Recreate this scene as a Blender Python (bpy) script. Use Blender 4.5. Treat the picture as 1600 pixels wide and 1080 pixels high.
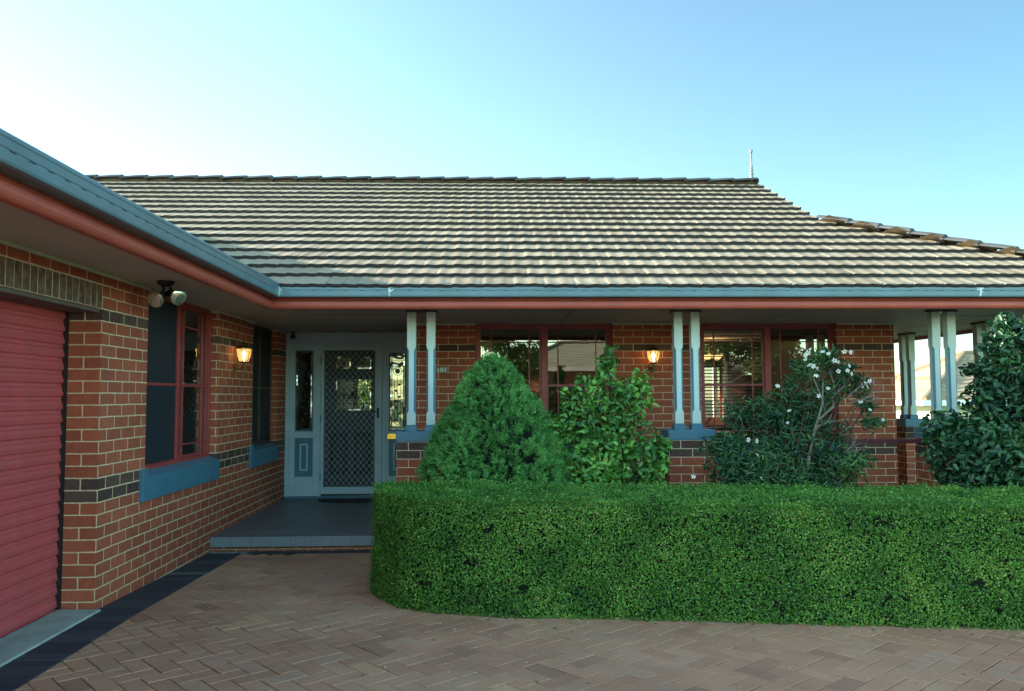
import bpy, math, random
import numpy as np
from mathutils import Vector, Matrix, Euler, noise
R = math.radians
rng = np.random.default_rng(7); random.seed(7)
S = bpy.context.scene
for o in list(bpy.data.objects): bpy.data.objects.remove(o)
C = S.collection

# ------------------------------------------------------------------ camera, sky, sun, exposure
cam = bpy.data.cameras.new('camera'); co = bpy.data.objects.new('camera', cam); C.objects.link(co)
cam.sensor_width = 36; cam.lens = 36*1290.75/1600; cam.clip_start = .05; cam.clip_end = 3000
co.matrix_world = Matrix.Translation((0, 0, 1.488)) @ Euler((0, 0, -.0357)).to_matrix().to_4x4() @ Euler((math.pi/2+.0615, 0, 0)).to_matrix().to_4x4() @ Euler((0, 0, -.0044)).to_matrix().to_4x4()
S.camera = co
SUN_EL, SUN_AZ = R(18), R(75)           # azimuth: angle to the left of +Y
w = bpy.data.worlds.new('World'); S.world = w; w.use_nodes = True
nt = w.node_tree; nt.nodes.clear()
sky = nt.nodes.new('ShaderNodeTexSky'); sky.sky_type = 'NISHITA'; sky.sun_disc = False
sky.sun_elevation = SUN_EL; sky.sun_rotation = -SUN_AZ; sky.air_density = 1.0; sky.dust_density = .5; sky.ozone_density = 1.0; sky.altitude = 300
bg = nt.nodes.new('ShaderNodeBackground'); bg.inputs[1].default_value = .15
tint = nt.nodes.new('ShaderNodeMix'); tint.data_type = 'RGBA'; tint.blend_type = 'MULTIPLY'; tint.inputs[0].default_value = 1
tint.inputs[7].default_value = (.90, 1.08, .97, 1)
wo = nt.nodes.new('ShaderNodeOutputWorld')
tcw = nt.nodes.new('ShaderNodeTexCoord'); dotn = nt.nodes.new('ShaderNodeVectorMath'); dotn.operation = 'DOT_PRODUCT'
dotn.inputs[1].default_value = (-math.sin(SUN_AZ), math.cos(SUN_AZ), 0); nt.links.new(tcw.outputs['Generated'], dotn.inputs[0])
rp = nt.nodes.new('ShaderNodeValToRGB'); rp.color_ramp.elements[0].position = .0; rp.color_ramp.elements[0].color = (.34, .50, .505, 1); rp.color_ramp.elements[1].position = .62; rp.color_ramp.elements[1].color = (.74, .83, .76, 1)
ma = nt.nodes.new('ShaderNodeMath'); ma.operation = 'MULTIPLY_ADD'; ma.inputs[1].default_value = .6; ma.inputs[2].default_value = .35
nt.links.new(dotn.outputs['Value'], ma.inputs[0]); nt.links.new(ma.outputs[0], rp.inputs[0]); 
sepy = nt.nodes.new('ShaderNodeSeparateXYZ'); nt.links.new(tcw.outputs['Generated'], sepy.inputs[0])
r2 = nt.nodes.new('ShaderNodeValToRGB'); r2.color_ramp.elements[0].position = .1; r2.color_ramp.elements[0].color = (1, .90, .74, 1); r2.color_ramp.elements[1].position = .55; r2.color_ramp.elements[1].color = (.25, .25, .25, 1)  # added fill: sky behind the camera brightened and warmed to lift the shade
m2_ = nt.nodes.new('ShaderNodeMath'); m2_.operation = 'MULTIPLY_ADD'; m2_.inputs[1].default_value = .5; m2_.inputs[2].default_value = .5; nt.links.new(sepy.outputs[1], m2_.inputs[0]); nt.links.new(m2_.outputs[0], r2.inputs[0])
mx_ = nt.nodes.new('ShaderNodeVectorMath'); mx_.operation = 'MULTIPLY'; nt.links.new(rp.outputs[0], mx_.inputs[0]); nt.links.new(r2.outputs[0], mx_.inputs[1])
sc_ = nt.nodes.new('ShaderNodeVectorMath'); sc_.operation = 'SCALE'; sc_.inputs['Scale'].default_value = 4.0; nt.links.new(mx_.outputs[0], sc_.inputs[0]); nt.links.new(sc_.outputs[0], tint.inputs[7])
nt.links.new(sky.outputs[0], tint.inputs[6]); nt.links.new(tint.outputs[2], bg.inputs[0]); nt.links.new(bg.outputs[0], wo.inputs[0])
sl = bpy.data.lights.new('sun', 'SUN'); sl.energy = 5; sl.angle = R(.5); sl.color = (1, .9, .74)
so = bpy.data.objects.new('sun', sl); C.objects.link(so)
sd = Vector((-math.sin(SUN_AZ)*math.cos(SUN_EL), math.cos(SUN_AZ)*math.cos(SUN_EL), math.sin(SUN_EL)))
so.rotation_euler = sd.to_track_quat('Z', 'Y').to_euler()
S.view_settings.view_transform = 'Standard'; S.view_settings.look = 'None'; S.view_settings.gamma = 1
S.view_settings.exposure = 1.85
S.render.engine = 'CYCLES'
S.cycles.max_bounces = 8; S.cycles.transparent_max_bounces = 16

# ------------------------------------------------------------------ materials
class NT:
    def __init__(s, name):
        s.m = bpy.data.materials.new(name); s.m.use_nodes = True; s.t = s.m.node_tree; s.t.nodes.clear()
        s.out = s.n('OutputMaterial'); s.b = s.n('BsdfPrincipled'); s.l(s.b.outputs[0], s.out.inputs[0])
    def n(s, k, **kw):
        o = s.t.nodes.new('ShaderNode'+k)
        for a, v in kw.items(): setattr(o, a, v)
        return o
    def l(s, a, b): s.t.links.new(a, b)
    def math(s, op, a, b=None, clamp=False):
        o = s.n('Math', operation=op); o.use_clamp = clamp
        for i, v in enumerate((a, b)):
            if v is None: continue
            if isinstance(v, (int, float)): o.inputs[i].default_value = v
            else: s.l(v, o.inputs[i])
        return o.outputs[0]
    def mix(s, f, a, b, mode='MIX'):
        o = s.n('Mix', data_type='RGBA', blend_type=mode)
        for i, v in ((0, f), (6, a), (7, b)):
            if isinstance(v, (int, float)): o.inputs[i].default_value = v
            elif isinstance(v, tuple): o.inputs[i].default_value = (*v[:3], 1)
            else: s.l(v, o.inputs[i])
        return o.outputs[2]
    def noise(s, co, scale, detail=3, rough=.55):
        o = s.n('TexNoise'); o.inputs['Scale'].default_value = scale; o.inputs['Detail'].default_value = detail; o.inputs['Roughness'].default_value = rough
        if co is not None: s.l(co, o.inputs['Vector'])
        return o.outputs[0]
    def ramp(s, f, stops):
        o = s.n('ValToRGB'); e = o.color_ramp.elements
        while len(e) < len(stops): e.new(.5)
        for i, (p, c) in enumerate(stops): e[i].position = p; e[i].color = (*c, 1) if isinstance(c, tuple) else (c, c, c, 1)
        s.l(f, o.inputs[0]); return o.outputs[0]
    def bump(s, h, st=.3, d=.01):
        o = s.n('Bump'); o.inputs['Strength'].default_value = st; o.inputs['Distance'].default_value = d
        s.l(h, o.inputs['Height']); s.l(o.outputs[0], s.b.inputs['Normal'])

def plain(name, col, rough=.5, var=.12, scale=3, bump=0, bscale=60, metal=0, spec=.5, dirt=0, streak=False):
    k = NT(name); tc = k.n('TexCoord').outputs['Object']
    v = tc
    if streak:
        mp = k.n('Mapping'); mp.inputs['Scale'].default_value = (1, 1, .12); k.l(tc, mp.inputs[0]); v = mp.outputs[0]
    nz = k.noise(v, scale, 5, .6)
    lo = tuple(c*(1-var*1.6) for c in col); hi = tuple(min(1, c*(1+var)) for c in col)
    c = k.ramp(nz, [(.3, lo), (.7, hi)])
    if dirt:
        d = k.ramp(k.noise(tc, scale*3.1, 6, .7), [(.45, 0.0), (.75, 1.0)])
        c = k.mix(k.math('MULTIPLY', d, dirt), c, (.12, .10, .085))
    k.l(c, k.b.inputs['Base Color'])
    k.l(k.ramp(k.noise(tc, scale*4), [(.3, rough*.85), (.7, min(1, rough*1.15))]), k.b.inputs['Roughness'])
    k.b.inputs['Metallic'].default_value = metal; k.b.inputs['Specular IOR Level'].default_value = spec
    if bump: k.bump(k.noise(tc, bscale, 4), bump, .004)
    return k.m

def emit(name, col, st):
    k = NT(name); k.b.inputs['Base Color'].default_value = (*col, 1)
    k.b.inputs['Emission Color'].default_value = (*col, 1); k.b.inputs['Emission Strength'].default_value = st
    return k.m

def brick_mat(name, rows=(3, 17, 18), top=2.385, dark_all=False):
    k = NT(name); uv = k.n('UVMap').outputs[0]
    sp = k.n('SeparateXYZ'); k.l(uv, sp.inputs[0])
    b = k.n('TexBrick'); b.offset = .5; b.offset_frequency = 2
    for i, v in (('Scale', 1), ('Mortar Size', .0055), ('Mortar Smooth', .25), ('Brick Width', .24), ('Row Height', .086), ('Bias', 0)):
        b.inputs[i].default_value = v
    wob = k.n('VectorMath', operation='SCALE'); nn = k.n('TexNoise'); nn.inputs['Scale'].default_value = 9; k.l(uv, nn.inputs[0])
    sub = k.n('VectorMath', operation='SUBTRACT'); k.l(nn.outputs['Color'], sub.inputs[0]); sub.inputs[1].default_value = (.5, .5, .5)
    k.l(sub.outputs[0], wob.inputs[0]); wob.inputs['Scale'].default_value = .008
    add = k.n('VectorMath', operation='ADD'); k.l(uv, add.inputs[0]); k.l(wob.outputs[0], add.inputs[1])
    k.l(add.outputs[0], b.inputs[0])
    b.inputs['Color1'].default_value = (0, 0, 0, 1); b.inputs['Color2'].default_value = (1, 1, 1, 1); b.inputs['Mortar'].default_value = (.5, .5, .5, 1)
    off = top-28*.086
    row = k.math('FLOOR', k.math('DIVIDE', sp.outputs[1], .086))
    c = k.ramp(b.outputs[0], [(0, (.365, .095, .055)), (.35, (.42, .108, .060)), (.7, (.455, .122, .066)), (1, (.40, .105, .062))])
    c = k.mix(.5, c, k.ramp(k.noise(uv, 14, 5, .7), [(.25, (.55, .52, .5)), (.6, (1, 1, 1)), (.8, (1.25, 1.15, 1.05))]), 'MULTIPLY')
    mp = k.n('Mapping'); mp.inputs['Scale'].default_value = (160, 14, 1); k.l(uv, mp.inputs[0])
    st = k.noise(mp.outputs[0], 1, 3, .6)
    c = k.mix(.45, c, k.ramp(st, [(.3, (.55, .5, .5)), (.6, (1.05, 1.05, 1.05))]), 'MULTIPLY')
    dk = k.ramp(b.outputs[0], [(0, (.075, .043, .038)), (1, (.145, .082, .062))])
    dk = k.mix(.6, dk, k.ramp(k.noise(uv, 20, 4), [(.3, (.6, .6, .6)), (.7, (1.3, 1.3, 1.3))]), 'MULTIPLY')
    if dark_all: c = dk
    else:
        msk = None
        for r in rows:
            q = k.math('COMPARE', row, 27-r); q.node.inputs[2].default_value = .3
            msk = q if msk is None else k.math('MAXIMUM', msk, q)
        c = k.mix(msk, c, dk)
    c = k.mix(.7, c, k.ramp(k.noise(uv, 1.3, 5, .6), [(.3, (.78, .74, .72)), (.62, (1.05, 1.03, 1.0))]), 'MULTIPLY')
    mort = k.ramp(k.noise(uv, 30, 4), [(.3, (.52, .38, .24)), (.7, (.76, .58, .38))])
    c = k.mix(b.outputs['Fac'], c, mort)
    k.l(c, k.b.inputs['Base Color']); k.b.inputs['Roughness'].default_value = .85; k.b.inputs['Specular IOR Level'].default_value = .25
    h = k.math('SUBTRACT', k.math('MULTIPLY', st, .35), b.outputs['Fac']); h = k.math('ADD', h, k.math('MULTIPLY', k.noise(uv, 45, 4), .4))
    k.bump(h, .8, .006)
    return k.m

def glass_mat(name, base=.10, tr=(.85, .88, .86), rough=0.0, wav=.0):
    k = NT(name); k.t.nodes.remove(k.b)
    t = k.n('BsdfTransparent'); t.inputs[0].default_value = (*tr, 1)
    g = k.n('BsdfGlossy'); g.inputs['Roughness'].default_value = rough; g.inputs[0].default_value = (.95, .97, .95, 1)
    f = k.n('Fresnel'); f.inputs[0].default_value = 1.5
    if wav:
        bp = k.n('Bump'); bp.inputs['Strength'].default_value = wav; bp.inputs['Distance'].default_value = .02
        k.l(k.noise(k.n('TexCoord').outputs['Object'], 5, 1), bp.inputs['Height']); k.l(bp.outputs[0], g.inputs['Normal'])
    m = k.n('MixShader'); k.l(k.math('ADD', k.math('MULTIPLY', f.outputs[0], 1.6), base, True), m.inputs[0])
    k.l(t.outputs[0], m.inputs[1]); k.l(g.outputs[0], m.inputs[2]); k.l(m.outputs[0], k.out.inputs[0])
    return k.m

def leaf_mat(name, dark, mid, light, rough=.45, trans=.25, spec=.35, rare=None):
    k = NT(name); a = k.n('Attribute', attribute_name='tint')
    st = [(0, dark), (.5, mid), (.92, light)]
    if rare: st = [(0, dark), (.5, mid), (.9, light), (.97, rare)]
    c = k.ramp(a.outputs['Fac'], st)
    k.l(c, k.b.inputs['Base Color']); k.b.inputs['Roughness'].default_value = rough; k.b.inputs['Specular IOR Level'].default_value = spec
    tl = k.n('BsdfTranslucent'); k.l(k.mix(1, c, (.9, 1.1, .5), 'MULTIPLY'), tl.inputs[0])
    m = k.n('MixShader'); m.inputs[0].default_value = trans
    k.l(k.b.outputs[0], m.inputs[1]); k.l(tl.outputs[0], m.inputs[2]); k.l(m.outputs[0], k.out.inputs[0])
    return k.m

def tint_mat(name, stops, rough=.8, bump=.3, bscale=80, stain=(.5, .5, .5), sscale=1.2, samt=.5):
    """colour picked per piece from the 'tint' attribute, then weathered"""
    k = NT(name); a = k.n('Attribute', attribute_name='tint'); tc = k.n('TexCoord').outputs['Object']
    c = k.ramp(a.outputs['Fac'], stops)
    c = k.mix(samt, c, k.ramp(k.noise(tc, sscale, 6, .65), [(.3, stain), (.62, (1.08, 1.08, 1.08))]), 'MULTIPLY')
    c = k.mix(.5, c, k.ramp(k.noise(tc, 35, 5, .7), [(.3, (.7, .7, .7)), (.7, (1.15, 1.15, 1.15))]), 'MULTIPLY')
    k.l(c, k.b.inputs['Base Color']); k.b.inputs['Roughness'].default_value = rough; k.b.inputs['Specular IOR Level'].default_value = .25
    k.bump(k.noise(tc, bscale, 5), bump, .003)
    return k.m

M = {}
M['brick'] = brick_mat('brick'); M['pier_brick'] = brick_mat('pier_brick', rows=(17, 18))
M['dark_brick'] = plain('dark_brick', (.15, .085, .058), .8, .45, 14, .5, 90)
M['mortar'] = plain('mortar', (.52, .44, .32), .9, .15, 20)
M['blue'] = plain('blue_paint', (.055, .165, .245), .45, .1, 3, .1, 40, dirt=.12)
M['gutter'] = plain('gutter_paint', (.105, .185, .22), .38, .1, 2.5, dirt=.25)
M['red'] = plain('red_paint', (.42, .078, .05), .42, .1, 3, .08, 50, dirt=.15)
M['frame_red'] = plain('frame_paint', (.33, .048, .048), .45, .1, 4)
M['door_red'] = plain('roller_paint', (.46, .072, .078), .42, .14, 1.5, dirt=.22, streak=True)
M['maroon'] = plain('maroon_paint', (.12, .025, .035), .5, .15, 4)
M['post'] = plain('post_paint', (.54, .62, .58), .5, .05, 4, .05, 50)
M['post_blue'] = plain('post_trim_paint', (.06, .21, .32), .5, .08, 4)
M['soffit'] = plain('soffit_paint', (.50, .45, .36), .7, .06, 1.5, dirt=.05)
M['bead'] = plain('bead_paint', (.50, .53, .36), .6, .08, 5)
M['joinery'] = plain('joinery_paint', (.40, .57, .67), .45, .07, 3, .06, 40, dirt=.05)
M['joinery_dark'] = plain('joinery_dark_paint', (.07, .19, .28), .5, .1, 5)
M['black'] = plain('black_metal', (.012, .012, .013), .45, .2, 8)
M['lead'] = plain('lead_came', (.02, .022, .024), .5, .2, 20)
M['brass'] = plain('aged_brass', (.16, .10, .05), .4, .25, 15, metal=.7)
M['gold'] = plain('polished_brass', (.75, .5, .10), .25, .15, 30, metal=.9)
M['grille'] = plain('grille_metal', (.42, .48, .50), .45, .1, 20, metal=.3)
M['concrete'] = plain('concrete', (.33, .38, .34), .85, .15, 4, .5, 60, dirt=.25)
M['soil'] = plain('soil', (.045, .03, .022), .95, .4, 6, 1, 30)
M['plaster'] = plain('plaster', (.55, .53, .47), .8, .04, 2)
M['timber'] = plain('dark_timber', (.05, .025, .014), .4, .3, 6)
M['carpet'] = plain('carpet', (.12, .09, .07), .95, .2, 20)
M['blind'] = plain('blind_slat', (.20, .12, .07), .5, .15, 10)
M['blind_dark'] = plain('blind_fabric', (.10, .055, .035), .8, .15, 20)
M['white'] = plain('white_paint', (.78, .78, .74), .5, .04, 5)
M['mat'] = plain('rubber', (.02, .02, .022), .9, .4, 60, .8, 120)
M['glass'] = glass_mat('window_glass', .13, (.62, .62, .58), wav=.006)
M['lead_glass'] = glass_mat('leaded_glass', .06, (.72, .80, .70), .02, .3); M['side_glass'] = glass_mat('side_leaded_glass', .05, (.17, .18, .13), .02, .3)
M['bevel_glass'] = glass_mat('bevelled_glass', .5, (.7, .75, .72), .12, .8)
M['screen'] = None
k = NT('flyscreen'); k.t.nodes.remove(k.b)
t_ = k.n('BsdfTransparent'); t_.inputs[0].default_value = (.5, .5, .5, 1); d_ = k.n('BsdfPrincipled'); d_.inputs['Base Color'].default_value = (.022, .03, .042, 1); d_.inputs['Roughness'].default_value = .55
m_ = k.n('MixShader'); m_.inputs[0].default_value = .78; k.l(t_.outputs[0], m_.inputs[1]); k.l(d_.outputs[0], m_.inputs[2]); k.l(m_.outputs[0], k.out.inputs[0]); M['screen'] = k.m
M['roof'] = tint_mat('roof_tile', [(0, (.045, .038, .04)), (.05, (.045, .038, .04)), (.09, (.275, .22, .155)), (.5, (.32, .26, .185)), (1, (.36, .297, .215))], .85, .35, 70, (.6, .57, .54), 1.6, .3)  # darkest stops hold the shade painted on the tile front lips
M['cap'] = tint_mat('ridge_tile', [(0, (.065, .07, .08)), (1, (.105, .108, .112))], .8, .4, 60, (.6, .6, .6), 2, .5)
M['paver'] = tint_mat('paver', [(0, (.38, .185, .118)), (.3, (.47, .225, .138)), (.6, (.52, .262, .16)), (.85, (.48, .268, .18)), (1, (.56, .30, .17))], .85, .6, 90, (.62, .56, .56), .9, .7)
M['dark_paver'] = tint_mat('dark_paver', [(0, (.035, .038, .05)), (.7, (.062, .066, .08)), (1, (.14, .15, .15))], .7, .3, 60, (.7, .7, .7), 2, .4)
M['floor_tile'] = tint_mat('floor_tile', [(0, (.15, .15, .16)), (.85, (.19, .19, .20)), (.95, (.21, .235, .26))], .45, .1, 60, (.75, .75, .8), 2, .5)  # lightest stop is skylight painted onto the slab edge
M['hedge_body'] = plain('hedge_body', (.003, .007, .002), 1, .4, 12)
M['bark'] = plain('bark', (.16, .125, .10), .9, .35, 14, .8, 40)
M['bark_dark'] = plain('bark_dark', (.07, .05, .035), .9, .35, 10, .8, 30)
M['hedge'] = leaf_mat('hedge_leaf', (.032, .105, .018), (.10, .26, .036), (.22, .43, .065), .42, .28, .4, rare=(.42, .45, .13))
M['conifer'] = leaf_mat('conifer_leaf', (.035, .115, .03), (.10, .29, .075), (.20, .44, .13), .6, .25, .2)
M['camellia'] = leaf_mat('camellia_leaf', (.04, .13, .03), (.11, .29, .05), (.24, .46, .09), .38, .25, .45, rare=(.3, .34, .06))
M['oleander'] = leaf_mat('oleander_leaf', (.016, .058, .030), (.035, .11, .05), (.10, .21, .055), .45, .2, .35)
M['glossy_leaf'] = leaf_mat('glossy_leaf', (.010, .040, .024), (.022, .078, .036), (.06, .16, .045), .4, .2, .4)
M['petal'] = plain('white_petal', (.68, .66, .58), .5, .05, 30)
M['tree_leaf'] = leaf_mat('tree_leaf', (.03, .05, .012), (.07, .11, .02), (.2, .24, .04), .6, .3)
M['gold_leaf'] = leaf_mat('gold_leaf', (.14, .15, .012), (.32, .32, .02), (.5, .48, .04), .6, .35)
M['garden_leaf'] = leaf_mat('garden_leaf', (.04, .08, .02), (.10, .18, .04), (.24, .34, .09), .6, .45)
M['grass'] = plain('grass', (.06, .12, .03), .95, .35, 1.5, .6, 20)
M['far_roof'] = None
M['cream'] = plain('cream_render', (.55, .52, .42), .8, .05, 1)
M['warm_shade'] = emit('lit_shade', (1, .62, .25), .9)
M['bulb'] = emit('lit_bulb', (1, .74, .34), 6)
M['lamp_glass'] = None
k = NT('lamp_glass'); k.t.nodes.remove(k.b)
t_ = k.n('BsdfTransparent'); t_.inputs[0].default_value = (1, .93, .8, 1); e_ = k.n('BsdfPrincipled'); e_.inputs['Base Color'].default_value = (1, .8, .5, 1); e_.inputs['Roughness'].default_value = .3
e_.inputs['Emission Color'].default_value = (1, .62, .22, 1); e_.inputs['Emission Strength'].default_value = .14
m_ = k.n('MixShader'); m_.inputs[0].default_value = .35; k.l(t_.outputs[0], m_.inputs[1]); k.l(e_.outputs[0], m_.inputs[2]); k.l(m_.outputs[0], k.out.inputs[0]); M['lamp_glass'] = k.m
k = NT('par_glass'); k.b.inputs['Base Color'].default_value = (.60, .62, .52, 1); k.b.inputs['Metallic'].default_value = .85; k.b.inputs['Roughness'].default_value = .12
k.bump(k.noise(k.n('TexCoord').outputs['Object'], 30, 1), .04, .01); M['par'] = k.m

# ------------------------------------------------------------------ mesh helpers
def link(name, me, parent=None, loc=None):
    o = bpy.data.objects.new(name, me); C.objects.link(o)
    if parent is not None: o.parent = parent
    if loc is not None: o.location = loc
    return o
def tag(o, label, cat, group=None, kind=None):
    if label: o['label'] = label
    if cat: o['category'] = cat
    if group: o['group'] = group
    if kind: o['kind'] = kind
    return o
def thing(name, loc, label, cat, group=None):
    o = link(name, None, None, loc); o.empty_display_size = .2
    return tag(o, label, cat, group)

class MB:
    def __init__(s): s.v = []; s.f = []; s.uv = []; s.mi = []; s.t = []
    def face(s, pts, uv=None, mi=0, t=.5):
        n = len(s.v); s.v += [tuple(p) for p in pts]; s.f.append(tuple(range(n, n+len(pts))))
        s.uv.append(uv if uv else [(0, 0)]*len(pts)); s.mi.append(mi); s.t.append(t)
    def box(s, a, b, mi=0, xf=None, t=.5, skip=''):
        x0, y0, z0 = [min(p, q) for p, q in zip(a, b)]; x1, y1, z1 = [max(p, q) for p, q in zip(a, b)]
        P = [(x0, y0, z0), (x1, y0, z0), (x1, y1, z0), (x0, y1, z0), (x0, y0, z1), (x1, y0, z1), (x1, y1, z1), (x0, y1, z1)]
        if xf: P = [xf(*p) for p in P]
        n = len(s.v); s.v += [tuple(p) for p in P]
        for f in ((3, 2, 1, 0), (4, 5, 6, 7), (0, 1, 5, 4), (1, 2, 6, 5), (2, 3, 7, 6), (3, 0, 4, 7)):
            s.f.append(tuple(n+i for i in f)); s.uv.append([(0, 0)]*4); s.mi.append(mi); s.t.append(t)
    def tube(s, pts, rad, sides=8, mi=0, t=.5, cap=True):
        pts = [Vector(p) for p in pts]
        if isinstance(rad, (int, float)): rad = [rad]*len(pts)
        rings = []; ref = Vector((.31, .17, .93))
        for i, p in enumerate(pts):
            d = (pts[min(i+1, len(pts)-1)]-pts[max(i-1, 0)]).normalized()
            if abs(d.dot(ref)) > .97: ref = Vector((1, .1, 0))
            a = d.cross(ref).normalized(); b = d.cross(a)
            n = len(s.v)
            for j in range(sides):
                th = 2*math.pi*j/sides; s.v.append(tuple(p+(a*math.cos(th)+b*math.sin(th))*rad[i]))
            rings.append(n)
        for i in range(len(rings)-1):
            for j in range(sides):
                k = (j+1) % sides; s.f.append((rings[i]+j, rings[i]+k, rings[i+1]+k, rings[i+1]+j)); s.uv.append([(0, 0)]*4); s.mi.append(mi); s.t.append(t)
        if cap:
            for r_, rev in ((rings[0], 0), (rings[-1], 1)):
                f = tuple(r_+j for j in range(sides)); s.f.append(f[::-1] if rev else f); s.uv.append([(0, 0)]*sides); s.mi.append(mi); s.t.append(t)
    def lathe(s, prof, c, sides=16, mi=0, axis=None, close=True):
        """prof = [(r, h)...] along +Z or along axis"""
        rot = Vector(axis).normalized().to_track_quat('Z', 'Y').to_matrix() if axis else Matrix.Identity(3)
        c = Vector(c); rings = []
        for r_, h in prof:
            rings.append(len(s.v))
            for j in range(sides):
                th = 2*math.pi*j/sides; s.v.append(tuple(c+rot @ Vector((r_*math.cos(th), r_*math.sin(th), h))))
        for i in range(len(rings)-1):
            for j in range(sides):
                k = (j+1) % sides; s.f.append((rings[i]+j, rings[i]+k, rings[i+1]+k, rings[i+1]+j)); s.uv.append([(0, 0)]*4); s.mi.append(mi); s.t.append(.5)
        if close:
            for r_, rev in ((rings[0], 1), (rings[-1], 0)):
                f = tuple(r_+j for j in range(sides)); s.f.append(f[::-1] if rev else f); s.uv.append([(0, 0)]*sides); s.mi.append(mi); s.t.append(.5)
    def build(s, name, mats, parent=None, bevel=0, smooth=False, tint=False, loc=None):
        me = bpy.data.meshes.new(name); me.from_pydata(s.v, [], s.f)
        if not isinstance(mats, (list, tuple)): mats = [mats]
        for m in mats: me.materials.append(m)
        me.polygons.foreach_set('material_index', s.mi)
        uvl = me.uv_layers.new(name='UVMap'); flat = [c for u in s.uv for p in u for c in p]
        uvl.data.foreach_set('uv', flat)
        if tint:
            a = me.attributes.new('tint', 'FLOAT', 'FACE'); a.data.foreach_set('value', s.t)
        if smooth:
            me.polygons.foreach_set('use_smooth', [True]*len(s.f)); me.set_sharp_from_angle(angle=R(40))
        me.update(); o = link(name, me, parent, loc)
        if bevel:
            b = o.modifiers.new('bevel', 'BEVEL'); b.width = bevel; b.segments = 2; b.limit_method = 'ANGLE'; b.angle_limit = R(40)
        return o

def arr_mesh(name, V, F, mat, parent=None, tint=None, smooth=False, loc=None):
    """V Nx3, F MxK arrays"""
    V = np.asarray(V, np.float32); F = np.asarray(F, np.int32); me = bpy.data.meshes.new(name)
    me.vertices.add(len(V)); me.vertices.foreach_set('co', V.ravel())
    me.loops.add(F.size); me.loops.foreach_set('vertex_index', F.ravel())
    me.polygons.add(len(F)); me.polygons.foreach_set('loop_start', np.arange(0, F.size, F.shape[1], dtype=np.int32))
    me.polygons.foreach_set('loop_total', np.full(len(F), F.shape[1], np.int32))
    for m in (mat if isinstance(mat, (list, tuple)) else [mat]): me.materials.append(m)
    if smooth: me.polygons.foreach_set('use_smooth', [True]*len(F))
    if tint is not None:
        a = me.attributes.new('tint', 'FLOAT', 'FACE'); a.data.foreach_set('value', np.asarray(tint, np.float32))
    me.update(calc_edges=True); me.validate()
    return link(name, me, parent, loc)

def nz(P, f, off=0.): return np.array([noise.noise(Vector((float(p[0])*f+off, float(p[1])*f, float(p[2])*f))) for p in P])
def unit(a): return a/np.maximum(np.linalg.norm(a, axis=1, keepdims=True), 1e-9)

def leaves(name, P, N, L, Wd, mat, parent=None, rnd=.22, spread=.8, fold=.25, droop=0., tintf=1.5, tintamp=.5, up=0.0, bias=0., six=False, loc=None):
    """many small folded leaves at P, blades facing roughly N"""
    n = len(P); nn = unit(N+rng.normal(size=(n, 3))*spread)
    t = unit(np.cross(nn, rng.normal(size=(n, 3)))); t[:, 2] += up; t = unit(t); s = unit(np.cross(nn, t)); nn = np.cross(t, s)
    L = L*(.7+.6*rng.random((n, 1))); Wd = Wd*(.75+.5*rng.random((n, 1)))
    if six:
        base = P; tip = P+t*L-nn*L*droop
        a1 = P+t*L*.3+s*Wd*.46+nn*Wd*fold; a2 = P+t*L*.68+s*Wd*.40+nn*(Wd*fold-L*droop*.4)
        b1 = P+t*L*.3-s*Wd*.46+nn*Wd*fold; b2 = P+t*L*.68-s*Wd*.40+nn*(Wd*fold-L*droop*.4)
        V = np.stack([base, a1, a2, tip, b1, b2], 1).reshape(-1, 3); i = np.arange(n)[:, None]*6
        F = np.concatenate([i+[0, 1, 2, 3], i+[0, 3, 5, 4]], 0)
    else:
        V = np.stack([P, P+t*L*.5+s*Wd*.5+nn*Wd*fold, P+t*L-nn*L*droop, P+t*L*.5-s*Wd*.5+nn*Wd*fold], 1).reshape(-1, 3); i = np.arange(n)[:, None]*4
        F = np.concatenate([i+[0, 1, 2], i+[0, 2, 3]], 0)
    tv = np.clip(.5+tintamp*nz(P, tintf, 3.3)+bias+rng.normal(size=n)*rnd, 0, 1)
    return arr_mesh(name, V, F, mat, parent, np.concatenate([tv, tv]), loc=loc)

def holes_grid(u0, u1, z0, z1, holes):
    us = sorted({u0, u1, *[h[i] for h in holes for i in (0, 1) if u0 < h[i] < u1]}); zs = sorted({z0, z1, *[h[i] for h in holes for i in (2, 3) if z0 < h[i] < z1]})
    for i in range(len(us)-1):
        for j in range(len(zs)-1):
            cu, cz = (us[i]+us[i+1])/2, (zs[j]+zs[j+1])/2
            if any(h[0] < cu < h[1] and h[2] < cz < h[3] for h in holes): continue
            yield us[i], us[i+1], zs[j], zs[j+1]
OFF = 28*.086-2.385       # brick courses are counted from the soffit down
def wall(mb, p0, p1, z0, z1, holes=(), u0=0., off=OFF, mi=0):
    """vertical wall sheet from plan point p0 to p1 (outside on its right-hand side); holes given as distance along it"""
    d = math.dist(p0, p1); dx, dy = (p1[0]-p0[0])/d, (p1[1]-p0[1])/d
    for a, b, c, e in holes_grid(0, d, z0, z1, holes):
        P = [(p0[0]+dx*u, p0[1]+dy*u, z) for u, z in ((a, c), (b, c), (b, e), (a, e))]
        mb.face(P, [(u0+a, c+off), (u0+b, c+off), (u0+b, e+off), (u0+a, e+off)], mi)

# ------------------------------------------------------------------ dimensions
XL, YE, YF, ZS = -2.72, 11.50, 10.12, 2.385          # left wall, entry, facade, soffit
XF0, XR, YB = -.86, 5.134, 17.5
GX, GY, GZ0, GZ1 = -1.93, 7.864, 2.438, 2.576
TP = .466; X0 = 4.366; GXR = 6.90
G1 = (5.986, .9, -.05, 2.127); W1 = (6.80, 8.607); W2 = (9.893, 11.05); SZ0, SZ1 = .665, .923
WA = (-.087, 1.60); WB = (2.699, 4.41)

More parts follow.
